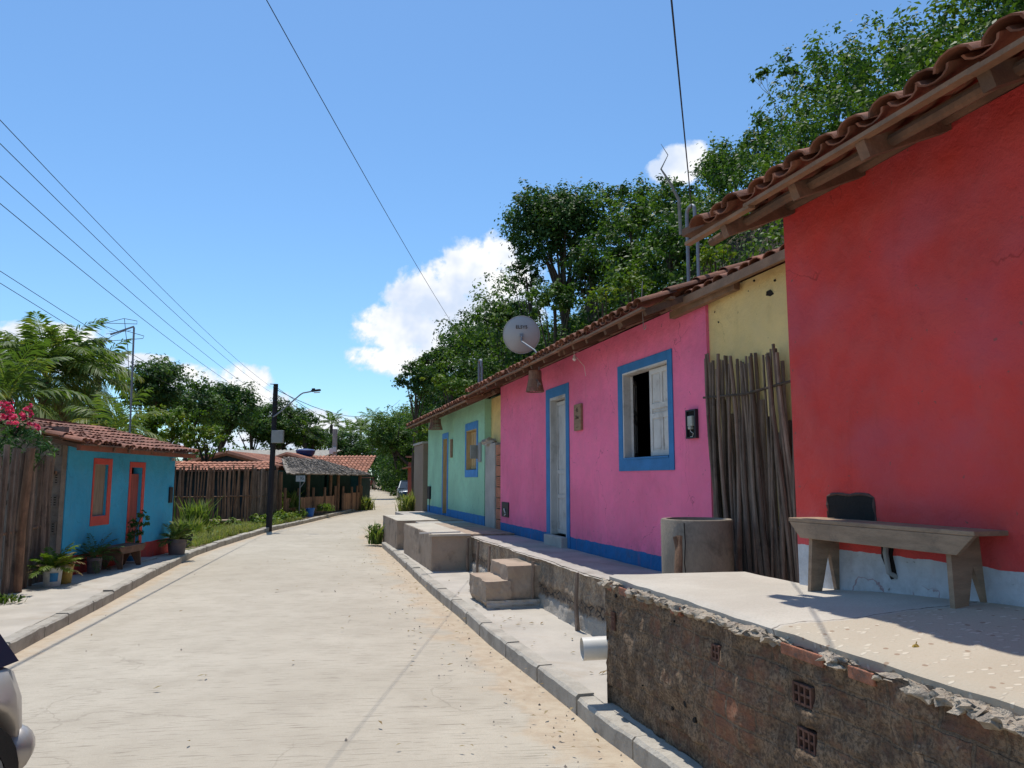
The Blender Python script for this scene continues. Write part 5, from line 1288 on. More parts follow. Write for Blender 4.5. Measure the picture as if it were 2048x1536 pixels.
ptree(812,900,34,42,66,'green tree with low branches behind the parked dark car',trunk=(-5.5,66),clumps=12,dens=45,leaf=.3,tint=.45,ground=0)
ptree(836,880,20,46,29,'trailing leafy vine tree at the corner of the green house',mat=l_yel,clumps=16,dens=80,leaf=.2,cr=.38,tint=.2,ground=0)
# bare tree
t=thing('bare_tree',hpx(1555,300,24),'half bare tree with thin crooked branches on the skyline','tree')
a=MB()
def branch(mb,p,d,L,r,dep):
    p=Vector(p); pts=[tuple(p)]; q=Vector(d)
    for k in range(4):
        q=(q+Vector((R.uniform(-.35,.35),R.uniform(-.2,.2),R.uniform(-.05,.3)))).normalized(); p=p+q*L/4; pts.append(tuple(p))
    mb.tube(pts,[r*(1-.14*k) for k in range(5)],5); 
    if dep>0:
        for _ in range(3):
            dd=(q+Vector((R.uniform(-1,1),R.uniform(-.5,.5),R.uniform(-.1,.7)))).normalized(); branch(mb,p,dd,L*.72,r*.5,dep-1)
    else: tips.append(tuple(p))
tips=[]
b0=hpx(1562,300,24); branch(a,b0,(-.1,0,1),1.1,.05,3); build('branches',a,m_pale,t)
V,T=leaf_arrays([(x,y,z,.22,.22,.12,.6) for x,y,z in R.sample(tips,12)],60,.17); quads_obj('leaves',V,T,l_mid,t)
t=thing('dead_branch',hpx(1355,440,20),'dead crooked branch sticking up beside the overhead cable','branch')
a=MB(); a.tube([hpx(1362,470,20),hpx(1358,400,20),hpx(1340,365,20),hpx(1322,338,20),hpx(1336,310,20)],[.05,.045,.035,.022,.01],6,wob=.1); a.tube([hpx(1336,310,20),hpx(1322,288,20)],[.012,.006],5); build('wood',a,m_pale,t,smooth=True)
# ---- palms
def frond_q(V,T,base,az,elev,L,n,ll,droop=1.0,tint=.4,wl=.035):
    base=np.array(base,float); p=base.copy(); h=np.array([math.cos(az),math.sin(az),0]); up=np.array([0,0,1.]); side=np.array([-math.sin(az),math.cos(az),0])
    e=elev; ds=L/n; tw=R.uniform(-.5,.5); pts=[]
    for k in range(n+1):
        pts.append((p.copy(),e)); p=p+(h*math.cos(e)+up*math.sin(e))*ds; e-=droop*1.9/n*(.4+1.2*k/n)
    for k in range(n):
        (a_,e0),(b_,e1)=pts[k],pts[k+1]; w_=wl*.35*(1-.8*k/n)
        V.extend([a_-side*w_,a_+side*w_,b_+side*w_*.9,b_-side*w_*.9]); T.extend([tint*.6+.4]*4)
        f=math.cos(e0)*h+math.sin(e0)*up; nn=-math.sin(e0)*h+math.cos(e0)*up; q=k/n
        if q<.12: continue
        l=ll*(math.sin(math.pi*min(1,.18+q*.85))**.6)
        for sgn in (-1,1):
            for m_ in range(2):
                o=a_+(b_-a_)*(m_*.5); d=side*sgn*(.75+tw*.1)+f*R.uniform(.45,.75)+nn*R.uniform(-.15,.25)+up*R.uniform(-.5,-.15)*droop
                d/=np.linalg.norm(d); tip=o+d*l*R.uniform(.8,1.1)-up*l*.22*droop; mid=o+d*l*.5
                wv=f*wl*.5
                V.extend([o-wv*.6,mid-wv,tip,mid+wv]); T.extend([min(1,max(0,tint+R.uniform(-.2,.2)))]*4)
def palm(name,base,top,L,nf,n,ll,label,group=None,wl=.05,trunk_r=.14,mat=l_palm,cat='palm tree',dead=3,tint=.4):
    t=thing(name,base,label,cat,group); V=[];T=[]
    for k in range(nf):
        az=k*2.399+R.uniform(-.2,.2); q=k/nf; el=1.45-1.55*q+R.uniform(-.12,.12)
        frond_q(V,T,top,az,el,L*R.uniform(.85,1.08),n,ll,droop=.62+.45*q+R.uniform(-.1,.2),tint=tint-.15+R.uniform(-.15,.15)+.15*q,wl=wl)
    quads_obj('crown',np.array(V),np.array(T),mat,t)
    if dead:
        V=[];T=[]
        for k in range(dead): frond_q(V,T,top,R.uniform(0,6.28),-.6+R.uniform(-.3,.1),L*.8,n,ll*.8,droop=.9,wl=wl)
        quads_obj('dead_fronds',np.array(V),np.array(T),l_dry,t)
    if trunk_r:
        a=MB(); b=Vector(base); q=Vector(top); m1=b.lerp(q,.4)+Vector((R.uniform(-.3,.3),0,0)); a.tube([tuple(b+Vector((0,0,-.1))),tuple(m1),tuple(b.lerp(q,.8)),tuple(q)],[trunk_r*1.3,trunk_r,trunk_r*.85,trunk_r*.9],8); build('trunk',a,m_bark,t,smooth=True)
    return t
c_=onY(92,765,30); palm('coconut_palm',(c_[0]-.2,30,0),c_,3.6,44,26,1.05,'large coconut palm with full crown behind the blue house',wl=.09,trunk_r=.22,dead=4,tint=.45)
c_=onY(196,755,36); palm('coconut_palm',(c_[0],36,0),c_,2.6,16,16,.8,'smaller coconut palm right behind the large one',wl=.11,trunk_r=.16,dead=2,tint=.5)
c_=onY(15,800,26); palm('coconut_palm',(c_[0]-.4,26,0),c_,3.0,14,16,.8,'coconut palm with drooping fronds cut by the left edge',wl=.11,trunk_r=.16,dead=2,tint=.3)
c_=onY(235,870,26); palm('coconut_palm',(c_[0],26,0),c_,2.3,12,16,.7,'low young palm arching over the blue house roof ridge',wl=.06,trunk_r=.12,dead=1,tint=.5)
fp=[(566,868,82,46),(609,872,78,40),(663,850,90,36),(702,868,95,40),(722,858,105,30),(745,842,132,34),(764,850,128,30),(640,885,110,26),(778,868,135,28),(684,880,110,28)]
for k,(x,y,Y,rp_) in enumerate(fp):
    c_=onY(x,y,Y); s=Y/1550
    palm('coconut_palm',(c_[0]+R.uniform(-1,1),Y,-.5),c_,rp_*s*1.15,15,9,rp_*s*.30,['far palm nearest the street lamp, leaning over roofs','far palm right of the grey box on the pole','far palm directly left of the pale concrete pole top','far palm just right of the pale concrete pole','far palm third to the right of the concrete pole','tallest far palm where the road bends','far palm leaning against the hillside trees','short distant palm left of the concrete pole','faint distant palm low by the road bend','short distant palm behind the concrete pole'][k],'distant palms beyond the roofs',wl=.16,trunk_r=.20,dead=0,tint=.2)
# ---- left and background trees
G2='trees behind the left houses'
ptree(312,778,62,66,42,'dark pointed tree right of the antenna mast',mat=l_dark,clumps=18,dens=50,leaf=.28,group=G2,ground=0,tint=.4)
ptree(376,806,62,56,48,'dark tree between the pointed tree and the rounded one',mat=l_dark,clumps=12,dens=45,leaf=.3,group=G2,ground=0,tint=.45)
ptree(445,818,72,64,56,'large rounded dark tree left of the utility pole',mat=l_dark,clumps=20,dens=45,leaf=.34,cr=.36,group=G2,ground=0,tint=.45)
ptree(320,860,95,48,30,'wide yellow green tree spreading behind the blue house roof',mat=l_yel,clumps=26,dens=60,leaf=.20,cr=.32,group=G2,ground=0,tint=.35)
ptree(415,880,50,38,31,'yellow green boughs over the red lean-to roof',mat=l_yel,clumps=13,dens=60,leaf=.2,cr=.38,group=G2,ground=0,tint=.45)
ptree(20,745,50,55,34,'dark tree crown at the left edge behind the palms',mat=l_dark,clumps=14,dens=50,leaf=.26,group=G2,ground=0)
ptree(130,850,95,55,36,'deep green thicket under the coconut palms',mat=l_dark,clumps=20,dens=40,leaf=.28,group=G2,ground=0,tint=.15,name='thicket',cat='thicket')
ptree(505,852,46,36,76,'low tree filling in between the rounded tree and the utility pole',clumps=14,dens=40,leaf=.34,group=G2,ground=0,tint=.45)
ptree(560,850,80,46,78,'loose grey green tree directly behind the utility pole',clumps=18,dens=40,leaf=.36,cr=.36,group=G2,ground=0,tint=.55)
ptree(625,878,60,24,84,'low tree between the pole box and the warehouse roof',clumps=12,dens=40,leaf=.36,group=G2,ground=0,tint=.4)
ptree(700,895,42,38,78,'dark tree right of the concrete pole',mat=l_dark,clumps=14,dens=40,leaf=.36,group=G2,ground=0,tint=.4)
ptree(748,905,36,46,136,'dark tree at the far bend, under the tallest palm',mat=l_dark,clumps=14,dens=40,leaf=.36,group=G2,ground=0,tint=.35)
CL=[]
for k in range(170):
    x=-75+R.random()*70; Y=100+R.random()*25
    CL.append((x,Y,R.uniform(.5,4.6),2.2,2.2,1.8,R.uniform(.2,.6)))
for k in range(60): 
    x=-60+R.random()*45; CL.append((x,R.uniform(66,90)+(-x)*.1,R.uniform(.5,3.3),2,2,1.6,R.uniform(.2,.6)))
for k in range(45):
    CL.append((R.uniform(-28,-12),R.uniform(122,140),R.uniform(.5,5),2.3,2.3,2,R.uniform(.2,.6)))
V,T=leaf_arrays([c for c in CL if not (xl(c[1])-1.5<c[0]<xr(c[1])+1)],7,.5); tag(quads_obj('distant_wood',V,T,l_dark),'dark belt of distant trees behind the roofs','wood',kind='stuff')
# oleander
t=thing('oleander_bush',(-7.6,9.8,.0),'oleander bush with bright pink flowers above the left fence','bush')
CL=[]
for (x,y,r) in ((20,850,34),(50,880,34),(-10,880,40),(75,890,24),(95,905,17),(20,905,36),(60,915,24),(-40,900,50),(35,860,24)):
    c_=onY(x,y,10.9+R.uniform(-.3,.3)); k=10.9/1550; CL.append((*c_,r*k,r*k,r*k*.85,R.uniform(.2,.55)))
V,T=leaf_arrays(CL,520,.115,aspect=.16,up=.35,jit=.2); quads_obj('foliage',V,T,l_ole,t)
a=MB(); 
for c in CL: a.tube([(-7.7,10.3,0),((c[0]-7.7)/2,10.6,1.0),(c[0],c[1],c[2])],[.03,.022,.008],5)
build('stems',a,m_bark,t)
for (x,y,r) in ((8,818,12),(27,840,12),(55,818,8),(62,832,7),(66,846,8),(44,832,8),(75,858,6),(2,835,7),(20,828,7)):
    c_=onY(x,y,10.45); k=10.45/1550; 
    V,T=leaf_arrays([(*c_,r*k,r*k,r*k,.5)],3200,.035,aspect=.9); quads_obj('flower_cluster',V,T,m_pflow,t)
# ---- pots and plants on the left pavement
def bucket(p,r0,r1,h,mat,nm='bucket',parent=None):
    a=MB(); a.lathe(p,[(0,.004),(r0,0),(r0+(r1-r0)*.5,h*.5),(r0+(r1-r0)*.78,h*.78),((r0+(r1-r0)*.78)*1.05,h*.8),(r1,h*.99),(r1*1.05,h),(r1*1.05,h*1.02),(r1*.95,h*1.02),(r1*.92,h*.9)],24); return build(nm,a,mat,parent,smooth=True,angle=50)
def soil(p,r,z,t): a=MB(); a.lathe(p,[(0,z+.01),(r,z)],16); build('soil',a,m_soil,t)
def plant(t,top,L,nf,n,ll,mat,tint=.5,elev=(1.4,.1),wl=.02,name='leaves',droop=.62):
    V=[];T=[]
    for k in range(nf): frond_q(V,T,top,k*2.399+R.uniform(-.3,.3),elev[0]+(elev[1]-elev[0])*k/nf+R.uniform(-.15,.15),L*R.uniform(.75,1.1),n,ll,droop=droop*R.uniform(.7,1.2),tint=tint+R.uniform(-.2,.2),wl=wl)
    quads_obj(name,np.array(V),np.array(T),mat,t)
def potted(label,px,py,r0,r1,h,pm,fn):
    p=onz(px,py,.104); p=(p[0],p[1]+r1,.10); t=thing('potted_plant',p,label,'potted plant'); bucket(p,r0,r1,h,pm,'pot',t); soil(p,r1*.92,h*.92,t); fn(t,(p[0],p[1],p[2]+h*.9)); return t,p
t,p=potted('fern in a stained white paint bucket at the foot of the stick fence',93,1174,.105,.125,.26,m_buck,lambda t,q:(plant(t,q,.46,16,11,.13,l_yel,.45,(1.35,.15),.028),plant(t,q,.42,9,9,.10,l_dry,.4,(1.0,-.2),.02,'dry_leaves')))
a=MB(); 
def patch(p,r,z0,z1,a0,a1):
    a=MB(); a.grid(lambda i,j:(p[0]+(r+.012*j)*math.cos(a0+(a1-a0)*i),p[1]+(r+.012*j)*math.sin(a0+(a1-a0)*i),p[2]+z0+(z1-z0)*j),10,3); return a
build('label_patch',patch(p,.115,.07,.19,math.radians(-75),math.radians(-25)),m_blab,t)
t,p=potted('plant in a grimy yellow bucket behind the white one',120,1168,.085,.11,.27,m_bucky,lambda t,q:plant(t,q,.26,9,8,.08,l_mid,.3,(1.4,.4),.02))
t,p=potted('dark spiky palm in a wrapped grey pot before the blue wall',180,1147,.10,.11,.24,m_jar,lambda t,q:(plant(t,q,.50,20,10,.12,l_dark,.5,(1.35,-.1),.018)))
t,p=potted('tall leafy plant in a white and blue bucket by the coral door',256,1126,.10,.125,.27,m_buck,lambda t,q:None)
build('label_patch',patch(p,.105,.03,.13,math.radians(-170),math.radians(-10)),m_blab,t)
V,T=leaf_arrays([(p[0]+.02,p[1],p[2]+.55,.16,.16,.12,.4),(p[0]+.12,p[1],p[2]+.72,.15,.15,.12,.5),(p[0]-.06,p[1]+.02,p[2]+.40,.16,.16,.1,.3),(p[0]-.15,p[1],p[2]+.45,.1,.1,.08,.5),(p[0]+.13,p[1],p[2]+.85,.09,.09,.07,.5)],380,.075,up=.3); quads_obj('leaves',V,T,l_mid,t)
a=MB(); a.tube([(p[0],p[1],.3),(p[0]+.02,p[1],.6),(p[0]+.12,p[1],.9)],.01,5); a.tube([(p[0],p[1],.3),(p[0]-.1,p[1],.55)],.008,5); build('stem',a,m_bark,t)
t,p=potted('small palm in a worn blue drum pot at the house corner',345,1110,.15,.185,.30,m_jar,lambda t,q:(plant(t,q,.50,18,10,.16,l_palm,.4,(1.4,.0),.03)))
build('blue_paint',patch(p,.153,.06,.26,math.radians(-160),math.radians(-20)),m_blab,t)
t=thing('black_basin',(-6.9,17.2,.3),'black basin leaning on its side behind the drum pot','basin')
c_=onY(368,1076,17.3); a=MB(lambda x,y,z:(c_[0]+x,c_[1]-z*.8+y*.5,c_[2]+y)); a.lathe((0,0,0),[(.0,-.1),(.14,-.09),(.19,.0),(.20,.02),(.18,.0),(.13,-.07),(0,-.08)],20); build('shell',a,m_black,t,smooth=True)
t=thing('wooden_bench',onz(225,1140,.1),'small dark plank bench against the blue wall between the potted plants','bench')
A=Vector(onz(219,1140,.1)); ang=math.radians(92)
wbench(t,(A.x-.02,A.y+.42,.1),ang,.98,.37,.36,m_wood,gr=(0,0))
a=MB(); a.beam((A.x-.16,A.y-.075,.40),(A.x+.24,A.y-.08,.44),.03,.10); 
# ---- grass and weeds
def blades(n,fn,h,w,spread,tint=.5):
    V=[];T=[]
    for _ in range(n):
        b=np.array(fn(),float); hh=h*R.uniform(.45,1.2); az=R.uniform(0,6.28); d=np.array([math.cos(az),math.sin(az),0]); s=np.array([-d[1],d[0],0])*w*R.uniform(.6,1.3)
        l=R.uniform(.1,1)*spread; m_=b+d*l*.4*hh+np.array([0,0,hh*.6]); tp=b+d*l*hh+np.array([0,0,hh*R.uniform(.75,1)])
        tn=min(1,max(0,tint+R.uniform(-.35,.35)))
        V.extend([b-s,b+s,m_+s*.8,m_-s*.8]); V.extend([m_-s*.8,m_+s*.8,tp+s*.1,tp-s*.1]); T.extend([tn]*8)
    return np.array(V),np.array(T)
def vpos():
    while True:
        Y=R.uniform(16.9,29.5); e=xl(Y)-.16; d=abs(R.gauss(0,1.0))
        x=e-d*1.3
        if d<3 and mn.noise(Vector((x*.9,Y*.9,0)))>-.28+ .1*(Y<18.2): return (x,Y,.08)
V1,T1=blades(15000,vpos,.15,.008,.95,.72)
def vpos2():
    Y=R.uniform(17.2,23.5); x=xl(Y)-.3-abs(R.gauss(0,.7)); return (x,Y,.08)
V2,T2=blades(3000,vpos2,.26,.007,.9,.8)
tag(quads_obj('verge_grass',np.concatenate([V1,V2]),np.concatenate([T1,T2]),l_grass),'wild grass covering the left verge','grass',kind='stuff')
CL=[]
for k in range(46):
    Y=R.uniform(25.2,31.2); x=xl(Y)-.35-abs(R.gauss(.15,.45)); CL.append((x,Y,.12+R.uniform(0,.22),.22,.22,.14,R.uniform(.3,.7)))
for k in range(26):
    Y=R.uniform(18,24); x=xl(Y)-.5-R.random()*1.6; CL.append((x,Y,.1+R.uniform(0,.2),.2,.2,.16,R.uniform(.3,.6)))
V,T=leaf_arrays(CL,210,.085,aspect=.75,up=1.1,jit=.2); tag(quads_obj('ground_cover',V,T,l_yel),'broad leaved creeping weeds around the base of the pole and fence','ground cover',kind='stuff')
def weed(x,y,Y,hp,wp,label,tint=.5,n=500,mat=l_grass,name='weed_clump',leafy=True):
    b=onY(x,y,Y); k=Y/1550; t=thing(name,b,label,'weeds')
    V,T=blades(n,lambda:(b[0]+R.gauss(0,wp*k*.3),Y+R.gauss(0,wp*k*.3),b[2]),hp*k,.012*Y/20+.003,.8,tint); quads_obj('blades',V,T,mat,t)
    if leafy: V,T=leaf_arrays([(b[0]+R.gauss(0,wp*k*.3),Y,b[2]+R.uniform(.2,.7)*hp*k,wp*k*.3,wp*k*.3,hp*k*.2,tint) for _ in range(7)],150*18/Y,.11*Y/20,aspect=.5); quads_obj('leaves',V,T,l_mid,t)
weed(820,1030,24,46,36,'spiky green weed clump beside the brown wall end',n=420)
weed(752,1088,19.3,42,22,'thin weeds growing at the corner of the far cement bench',n=160)
weed(726,1022,41,30,26,'bushy weeds at the far end of the slat fence',.6,300)
weed(375,1080,20,44,50,'tall yellowing grass clump beside the drum pot',.65,420,leafy=False)
weed(392,1050,22.5,52,40,'tall stalky weeds rising before the brown stick fence',.4,260,leafy=False)
weed(583,1015,31,34,22,'slender leafy weeds against the fence left of the sign',.4,160)
weed(648,1022,33,16,24,'low weeds at the foot of the slat fence',.4,120)
weed(8,1205,9.6,18,40,'small green sprouts at the base of the left fence',.3,70)
ptree(792,982,18,12,76,'grey green shrub on the road edge left of the dark car',clumps=8,dens=60,leaf=.25,ground=0,name='shrub',cat='shrub',tint=.3,group=None)
# ---- litter: pebbles and leaves on road
a=MB()
for k in range(260):
    Y=2.5+24*R.random()**1.6; 
    e=xr(Y); x=e-abs(R.gauss(.05,.38)); z=.0
    if R.random()<.25: x=R.uniform(xl(Y)+.1,e)
    r=R.choice([.004,.005,.007,.011]); a.col=R.random(); 
    i0=len(a.v); ph=R.uniform(0,6.28)
    P=[a.pt((x+r*math.cos(ph+q*1.57)*R.uniform(.7,1.4),Y+r*math.sin(ph+q*1.57)*R.uniform(.7,1.4),.0)) for q in range(4)]; tp=a.pt((x,Y,.008+r*.6)); 
    for q in range(4): a.f.append([P[q],P[(q+1)%4],tp])
tag(build('pebbles',a,simple('loose_gravel',(.36,.30,.24),.9,.3,40,90,tint=.6)),'loose pebbles and grit along the right gutter','gravel',kind='stuff')
V=[];T=[]
for k in range(330):
    Y=2.5+22*R.random()**1.5; x=xr(Y)-abs(R.gauss(.0,.6)) if R.random()<.7 else R.uniform(xl(Y)+.1,xr(Y)); 
    if R.random()<.25: x=xr(Y)+R.uniform(.15,.7)
    z=.012+(.10 if x>xr(Y) else .02); r=R.uniform(.012,.035); ph=R.uniform(0,6.28); d=np.array([math.cos(ph),math.sin(ph),R.uniform(0,.4)]); s=np.array([-d[1],d[0],0])*.35; c=np.array([x,Y,z])
    V.extend([c-d*r,c+s*r+[0,0,r*.2],c+d*r,c-s*r+[0,0,r*.2]]); T.extend([R.random()]*4)
tag(quads_obj('fallen_leaves',np.array(V),np.array(T),l_dry),'scattered dry leaves on road and pavement','leaf litter',kind='stuff')
# ================= CARS =================
m_silver=simple('silver_car_paint',(.40,.37,.34),.35,.03,3,60,.02,.001,spec=.6,metal=.35)
m_carblue=simple('dark_blue_car_paint',(.015,.035,.06),.25,.05,3,60,.02,.001,spec=.7,metal=.3)
m_glass,N=M('car_glass'); fin_(N,(.01,.02,.035),.06,spec=.8)
m_glassn,N=M('dark_car_glass'); fin_(N,(.006,.016,.04),.35,spec=.25)
m_lamp=simple('headlamp_lens',(.55,.58,.6),.15,.05,spec=.8); m_red_l=simple('tail_lamp_lens',(.35,.01,.01),.2,.05,spec=.8)
m_plate=simple('number_plate',(.5,.5,.5),.5,.05)
def car(loc,rot,paintm,label,L=4.0,W=1.70,H=1.50,bonnet=.98,tail=True,belt=.93):
    t=thing('parked_car',loc,label,'car'); c_,s_=math.cos(rot),math.sin(rot)
    def CF(x,y,z): return (loc[0]+x*c_-y*s_,loc[1]+x*s_+y*c_,loc[2]+z)     # x forward
    hw=W/2
    # lower body stations x, halfwidth, zbottom, ztop
    S=[(-L/2,.80*hw,.36,.80),(-L/2+.05,.93*hw,.28,.90),(-L/2+.18,.985*hw,.24,.95),(-L/2+.6,hw,.22,.97),(-.6,hw,.20,.96),(.5,hw,.20,.93),(L/2-1.05,hw,.22,.90),(L/2-.45,.97*hw,.24,.82),(L/2-.14,.90*hw,.26,.70),(L/2-.02,.72*hw,.32,.56)]
    S=[(x,w_,zb,zt*belt/.93 if zt>.7 else zt) for x,w_,zb,zt in S]
    wx=(-L/2+(.54 if tail else .42),L/2-.80); wr=.33
    a=MB(CF); rings=[]
    xs=[]
    for k in range(len(S)-1):
        n=7
        for i in range(n): xs.append((k,i/n))
    xs.append((len(S)-2,1.0))
    for k,q in xs:
        A,B=S[k],S[k+1]; x,w_,zb,zt=[A[m_]+(B[m_]-A[m_])*q for m_ in range(4)]
        arch=0
        for wc in wx:
            if abs(x-wc)<wr: arch=max(arch,math.sqrt(wr*wr-(x-wc)**2)+.33)
        zb2=max(zb,arch) if arch else zb
        P=[(x,0,zb),(x,w_*.80,zb),(x,w_*.80,zb2),(x,w_*.985,zb2+.01),(x,w_*1.0,max(zb2+.03,zb+(zt-zb)*.45)),(x,w_*.985,max(zb2+.05,zt-.14)),(x,w_*.93,zt-.03),(x,w_*.80,zt+.0),(x,0,zt+.03)]
        full=P+[(px,-py,pz) for px,py,pz in P[-2:0:-1]]
        rings.append([a.pt(p) for p in full])
    n=len(rings[0])
    for r0,r1 in zip(rings,rings[1:]):
        for i in range(n): a.f.append([r0[i],r0[(i+1)%n],r1[(i+1)%n],r1[i]])
    a.f.append(rings[0]); a.f.append(rings[-1][::-1])
    body=build('body',a,paintm,t,smooth=True,angle=38 if tail else 85)
    # cabin
    C=[(-L/2+(.22 if tail else .10),.80 if tail else .88,.95 if tail else belt),(-L/2+.55,.72,H-.06),(-.4,.72,H),(.30,.70,H-.04),(L/2-bonnet-.05,.78,.93)]
    a=MB(CF); b=MB(CF); rg=[];rr=[]
    for x,w_,z in C:
        w_=w_*hw/ .85*.85/.80*.80
        zl=belt; rg.append([a.pt(p) for p in ((x,hw*.92,zl),(x if z>1 else x,w_*1.0 if z>1 else hw*.9,z),(x,-w_ if z>1 else -hw*.9,z),(x,-hw*.92,zl))])
    for r0,r1 in zip(rg,rg[1:]):
        for i in range(3): a.f.append([r0[i],r0[i+1],r1[i+1],r1[i]])
    build('windows',a,m_glass if tail else m_glassn,t)
    a=MB(CF); rr=[]
    for x,w_,z in C[1:4]:
        rr.append([a.pt(p) for p in ((x,w_*hw+.0,z-.02),(x,w_*hw*.9,z+.025),(x,0,z+.045),(x,-w_*hw*.9,z+.025),(x,-w_*hw,z-.02))])
    for r0,r1 in zip(rr,rr[1:]):
        for i in range(4): a.f.append([r0[i],r0[i+1],r1[i+1],r1[i]])
    for sgn in ((-1,1) if tail else ()):
        for (x0,z0,x1,z1) in ((-L/2+(.22 if tail else .10),belt,-L/2+.55,H-.05),(L/2-bonnet-.05,.92,.30,H-.04),(-.45,.94,-.42,H-.02)):
            a.beam((x0,sgn*hw*.925,z0),(x1,sgn*.725*hw,z1),.06,.05)
    build('roof',a,paintm,t,smooth=True)
    for wc in wx:
        for sgn in (-1,1):
            a=MB(CF); 
            def ring_(prof,x=wc,s=sgn,a=a):
                rs=[[a.pt((x+r*math.cos(q*2*math.pi/24),s*(hw-.20+y),.31+r*math.sin(q*2*math.pi/24))) for q in range(24)] for r,y in prof]
                for r0,r1 in zip(rs,rs[1:]):
                    for i in range(24): a.f.append([r0[i],r0[(i+1)%24],r1[(i+1)%24],r1[i]])
            ring_([(.18,.0),(.29,.0),(.31,.03),(.31,.15),(.29,.185),(.20,.185)]); wh=build('wheel',a,m_rubber,t,smooth=True)
            a=MB(CF)
            rs=[[a.pt((wc+r*math.cos(q*2*math.pi/20),sgn*(hw-.20+y),.31+r*math.sin(q*2*math.pi/20))) for q in range(20)] for r,y in ((.20,.18),(.18,.15),(.05,.16),(.0,.165))]
            for r0,r1 in zip(rs,rs[1:]):
                for i in range(20): a.f.append([r0[i],r0[(i+1)%20],r1[(i+1)%20],r1[i]])
            build('rim',a,m_galv,wh,smooth=True)
    for sgn in (-1,1):
        a=MB(CF); a.rbox((0,0,0),.01,.01,.01) if False else None
        a.beam((L/2-.26,sgn*hw*.90,.64),(L/2-.06,sgn*hw*.60,.62),.10,.13); build('headlight',a,m_lamp,t,bevel=.03)
        if tail:
          a=MB(CF); a.beam((-L/2+.22,sgn*hw*.955,.82),(-L/2+.05,sgn*hw*.80,.80),.08,.18); build('tail_light',a,m_red_l,t,bevel=.03)
        a=MB(CF); a.beam((L/2-bonnet-.25,sgn*(hw-.02),.98),(L/2-bonnet-.27,sgn*(hw+.16),1.0),.10,.12); build('mirror',a,m_black,t,bevel=.03)
    a=MB(CF); a.beam((L/2-.03,-hw*.5,.42),(L/2-.03,hw*.5,.42),.06,.14); build('grille',a,m_black,t,bevel=.02)
    a=MB(CF); a.beam((L/2-.0,-.20,.45),(L/2-.0,.20,.45),.03,.10); build('number_plate',a,m_plate,t)
    a=MB(CF); pts=[(-L/2+.13,.88*hw,.42),(-L/2+.10,.90*hw,.42),(-L/2+.06,.88*hw,.42),(-L/2-.03,.78*hw,.40),(-L/2-.08,.4*hw,.38),(-L/2-.08,-.4*hw,.38),(-L/2-.03,-.78*hw,.40),(-L/2+.06,-.88*hw,.42),(-L/2+.15,-.90*hw,.42),(-L/2+.20,-.88*hw,.42)]
    a.tube(pts,[.06]+[.10]*8+[.06],20); build('bumper',a,paintm,t,smooth=True,angle=80)
    return t
car((-2.87,1.60,-.0),math.radians(-90+3),m_silver,'silver parked car, only its rear corner showing at lower left',tail=False,belt=.80)
fc=onz(812,1001,0); car((fc[0]-.1,fc[1]+2.2,-.03),math.radians(-90+10),m_carblue,'dark blue car parked facing the camera by the hillside',W=1.75,H=1.5)
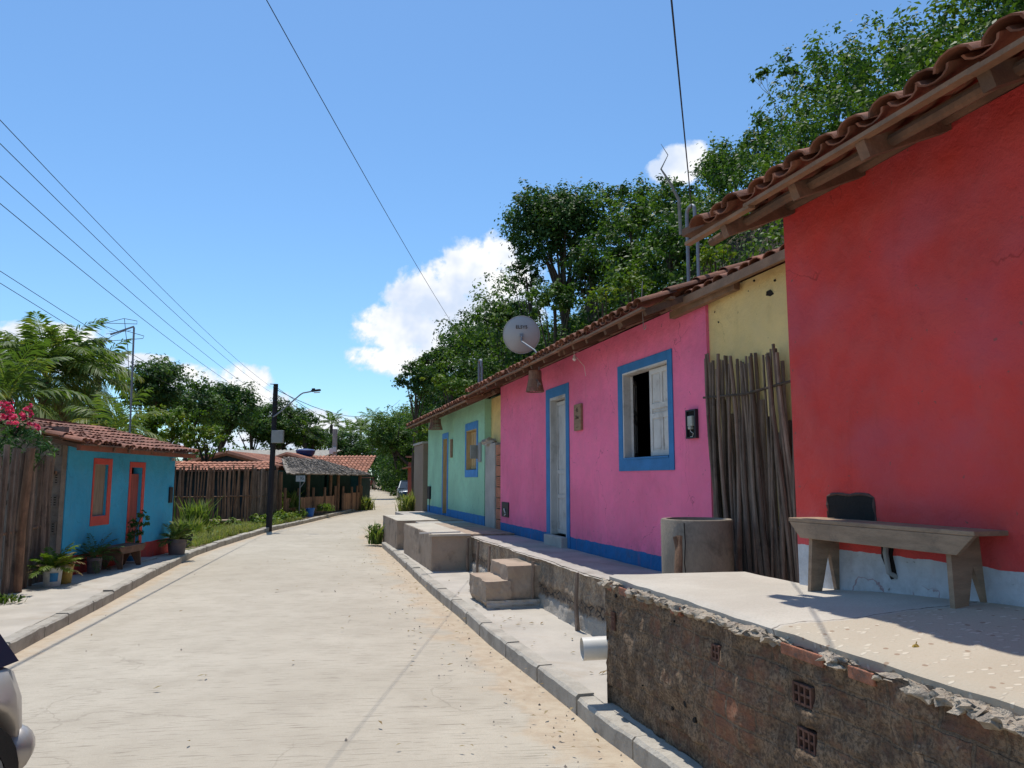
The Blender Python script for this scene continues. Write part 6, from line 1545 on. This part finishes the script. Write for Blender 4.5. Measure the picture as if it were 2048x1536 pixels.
# ================= PEOPLE (far away) =================
def person(loc,h,label,shirt,pants,skin,walk=.18,rot=0):
    t=thing('person',loc,label,'person'); k=h/1.7
    J={'pel':(0,0,.92),'ch':(0,0,1.22),'nk':(0,0,1.44),'hd':(0,.0,1.56),'tp':(0,0,1.68),
       'sl':(-.17,0,1.40),'el':(-.22,.04,1.13),'hl':(-.21,-.08,.88),'sr':(.17,0,1.40),'er':(.23,-.03,1.13),'hr':(.2,.08,.90),
       'kl':(-.10,-walk*.5,.50),'fl':(-.10,-walk*.3,.08),'tl':(-.10,-walk*.3-.14,.03),'kr':(.10,walk*.3,.50),'fr':(.10,walk,.08),'tr':(.10,walk-.14,.03),'ll':(-.09,0,.86),'lr':(.09,0,.86)}
    E=[('pel','ch'),('ch','nk'),('nk','hd'),('hd','tp'),('nk','sl'),('sl','el'),('el','hl'),('nk','sr'),('sr','er'),('er','hr'),('pel','ll'),('ll','kl'),('kl','fl'),('fl','tl'),('pel','lr'),('lr','kr'),('kr','fr'),('fr','tr')]
    RD={'pel':.14,'ch':.15,'nk':.055,'hd':.095,'tp':.07,'sl':.065,'el':.042,'hl':.035,'sr':.065,'er':.042,'hr':.035,'kl':.06,'fl':.042,'tl':.035,'kr':.06,'fr':.042,'tr':.035,'ll':.09,'lr':.09}
    ks=list(J); me=bpy.data.meshes.new('body'); c_,s_=math.cos(rot),math.sin(rot)
    me.from_pydata([((x*c_-y*s_)*k,(x*s_+y*c_)*k,z*k) for x,y,z in J.values()],[(ks.index(a_),ks.index(b_)) for a_,b_ in E],[])
    o=bpy.data.objects.new('body',me); COL.objects.link(o); o.parent=t
    m=o.modifiers.new('skin','SKIN'); 
    for i,kk in enumerate(ks):
        v=me.skin_vertices[0].data[i]; v.radius=(RD[kk]*k,RD[kk]*k*.85)
    me.skin_vertices[0].data[0].use_root=True
    o.modifiers.new('sub','SUBSURF').levels=2; o.modifiers['sub'].render_levels=2
    mt,N=M('person_colours'); z=N.add('ShaderNodeSeparateXYZ',{0:N.add('ShaderNodeTexCoord').outputs['Object']}).outputs[2]
    c=N.mix(N.math('GREATER_THAN',z,.50*k),skin,pants); c=N.mix(N.math('GREATER_THAN',z,.92*k),c,shirt); c=N.mix(N.math('GREATER_THAN',z,1.45*k),c,skin); c=N.mix(N.math('GREATER_THAN',z,1.63*k),c,(.01,.01,.01))
    fin_(N,c,.8); me.materials.append(mt); return t
p=onz(742,981.5,0); person((p[0],p[1],.0),1.62,'distant person in brownish red shirt walking up the road','' and 0 or (.22,.06,.04),(.10,.05,.04),(.16,.08,.05))
p=onz(746.5,981.5,0); person((p[0],p[1]+.8,.0),1.5,'distant person in pale clothing beside the one in red',(.50,.36,.28),(.5,.42,.36),(.2,.1,.07),rot=.4)
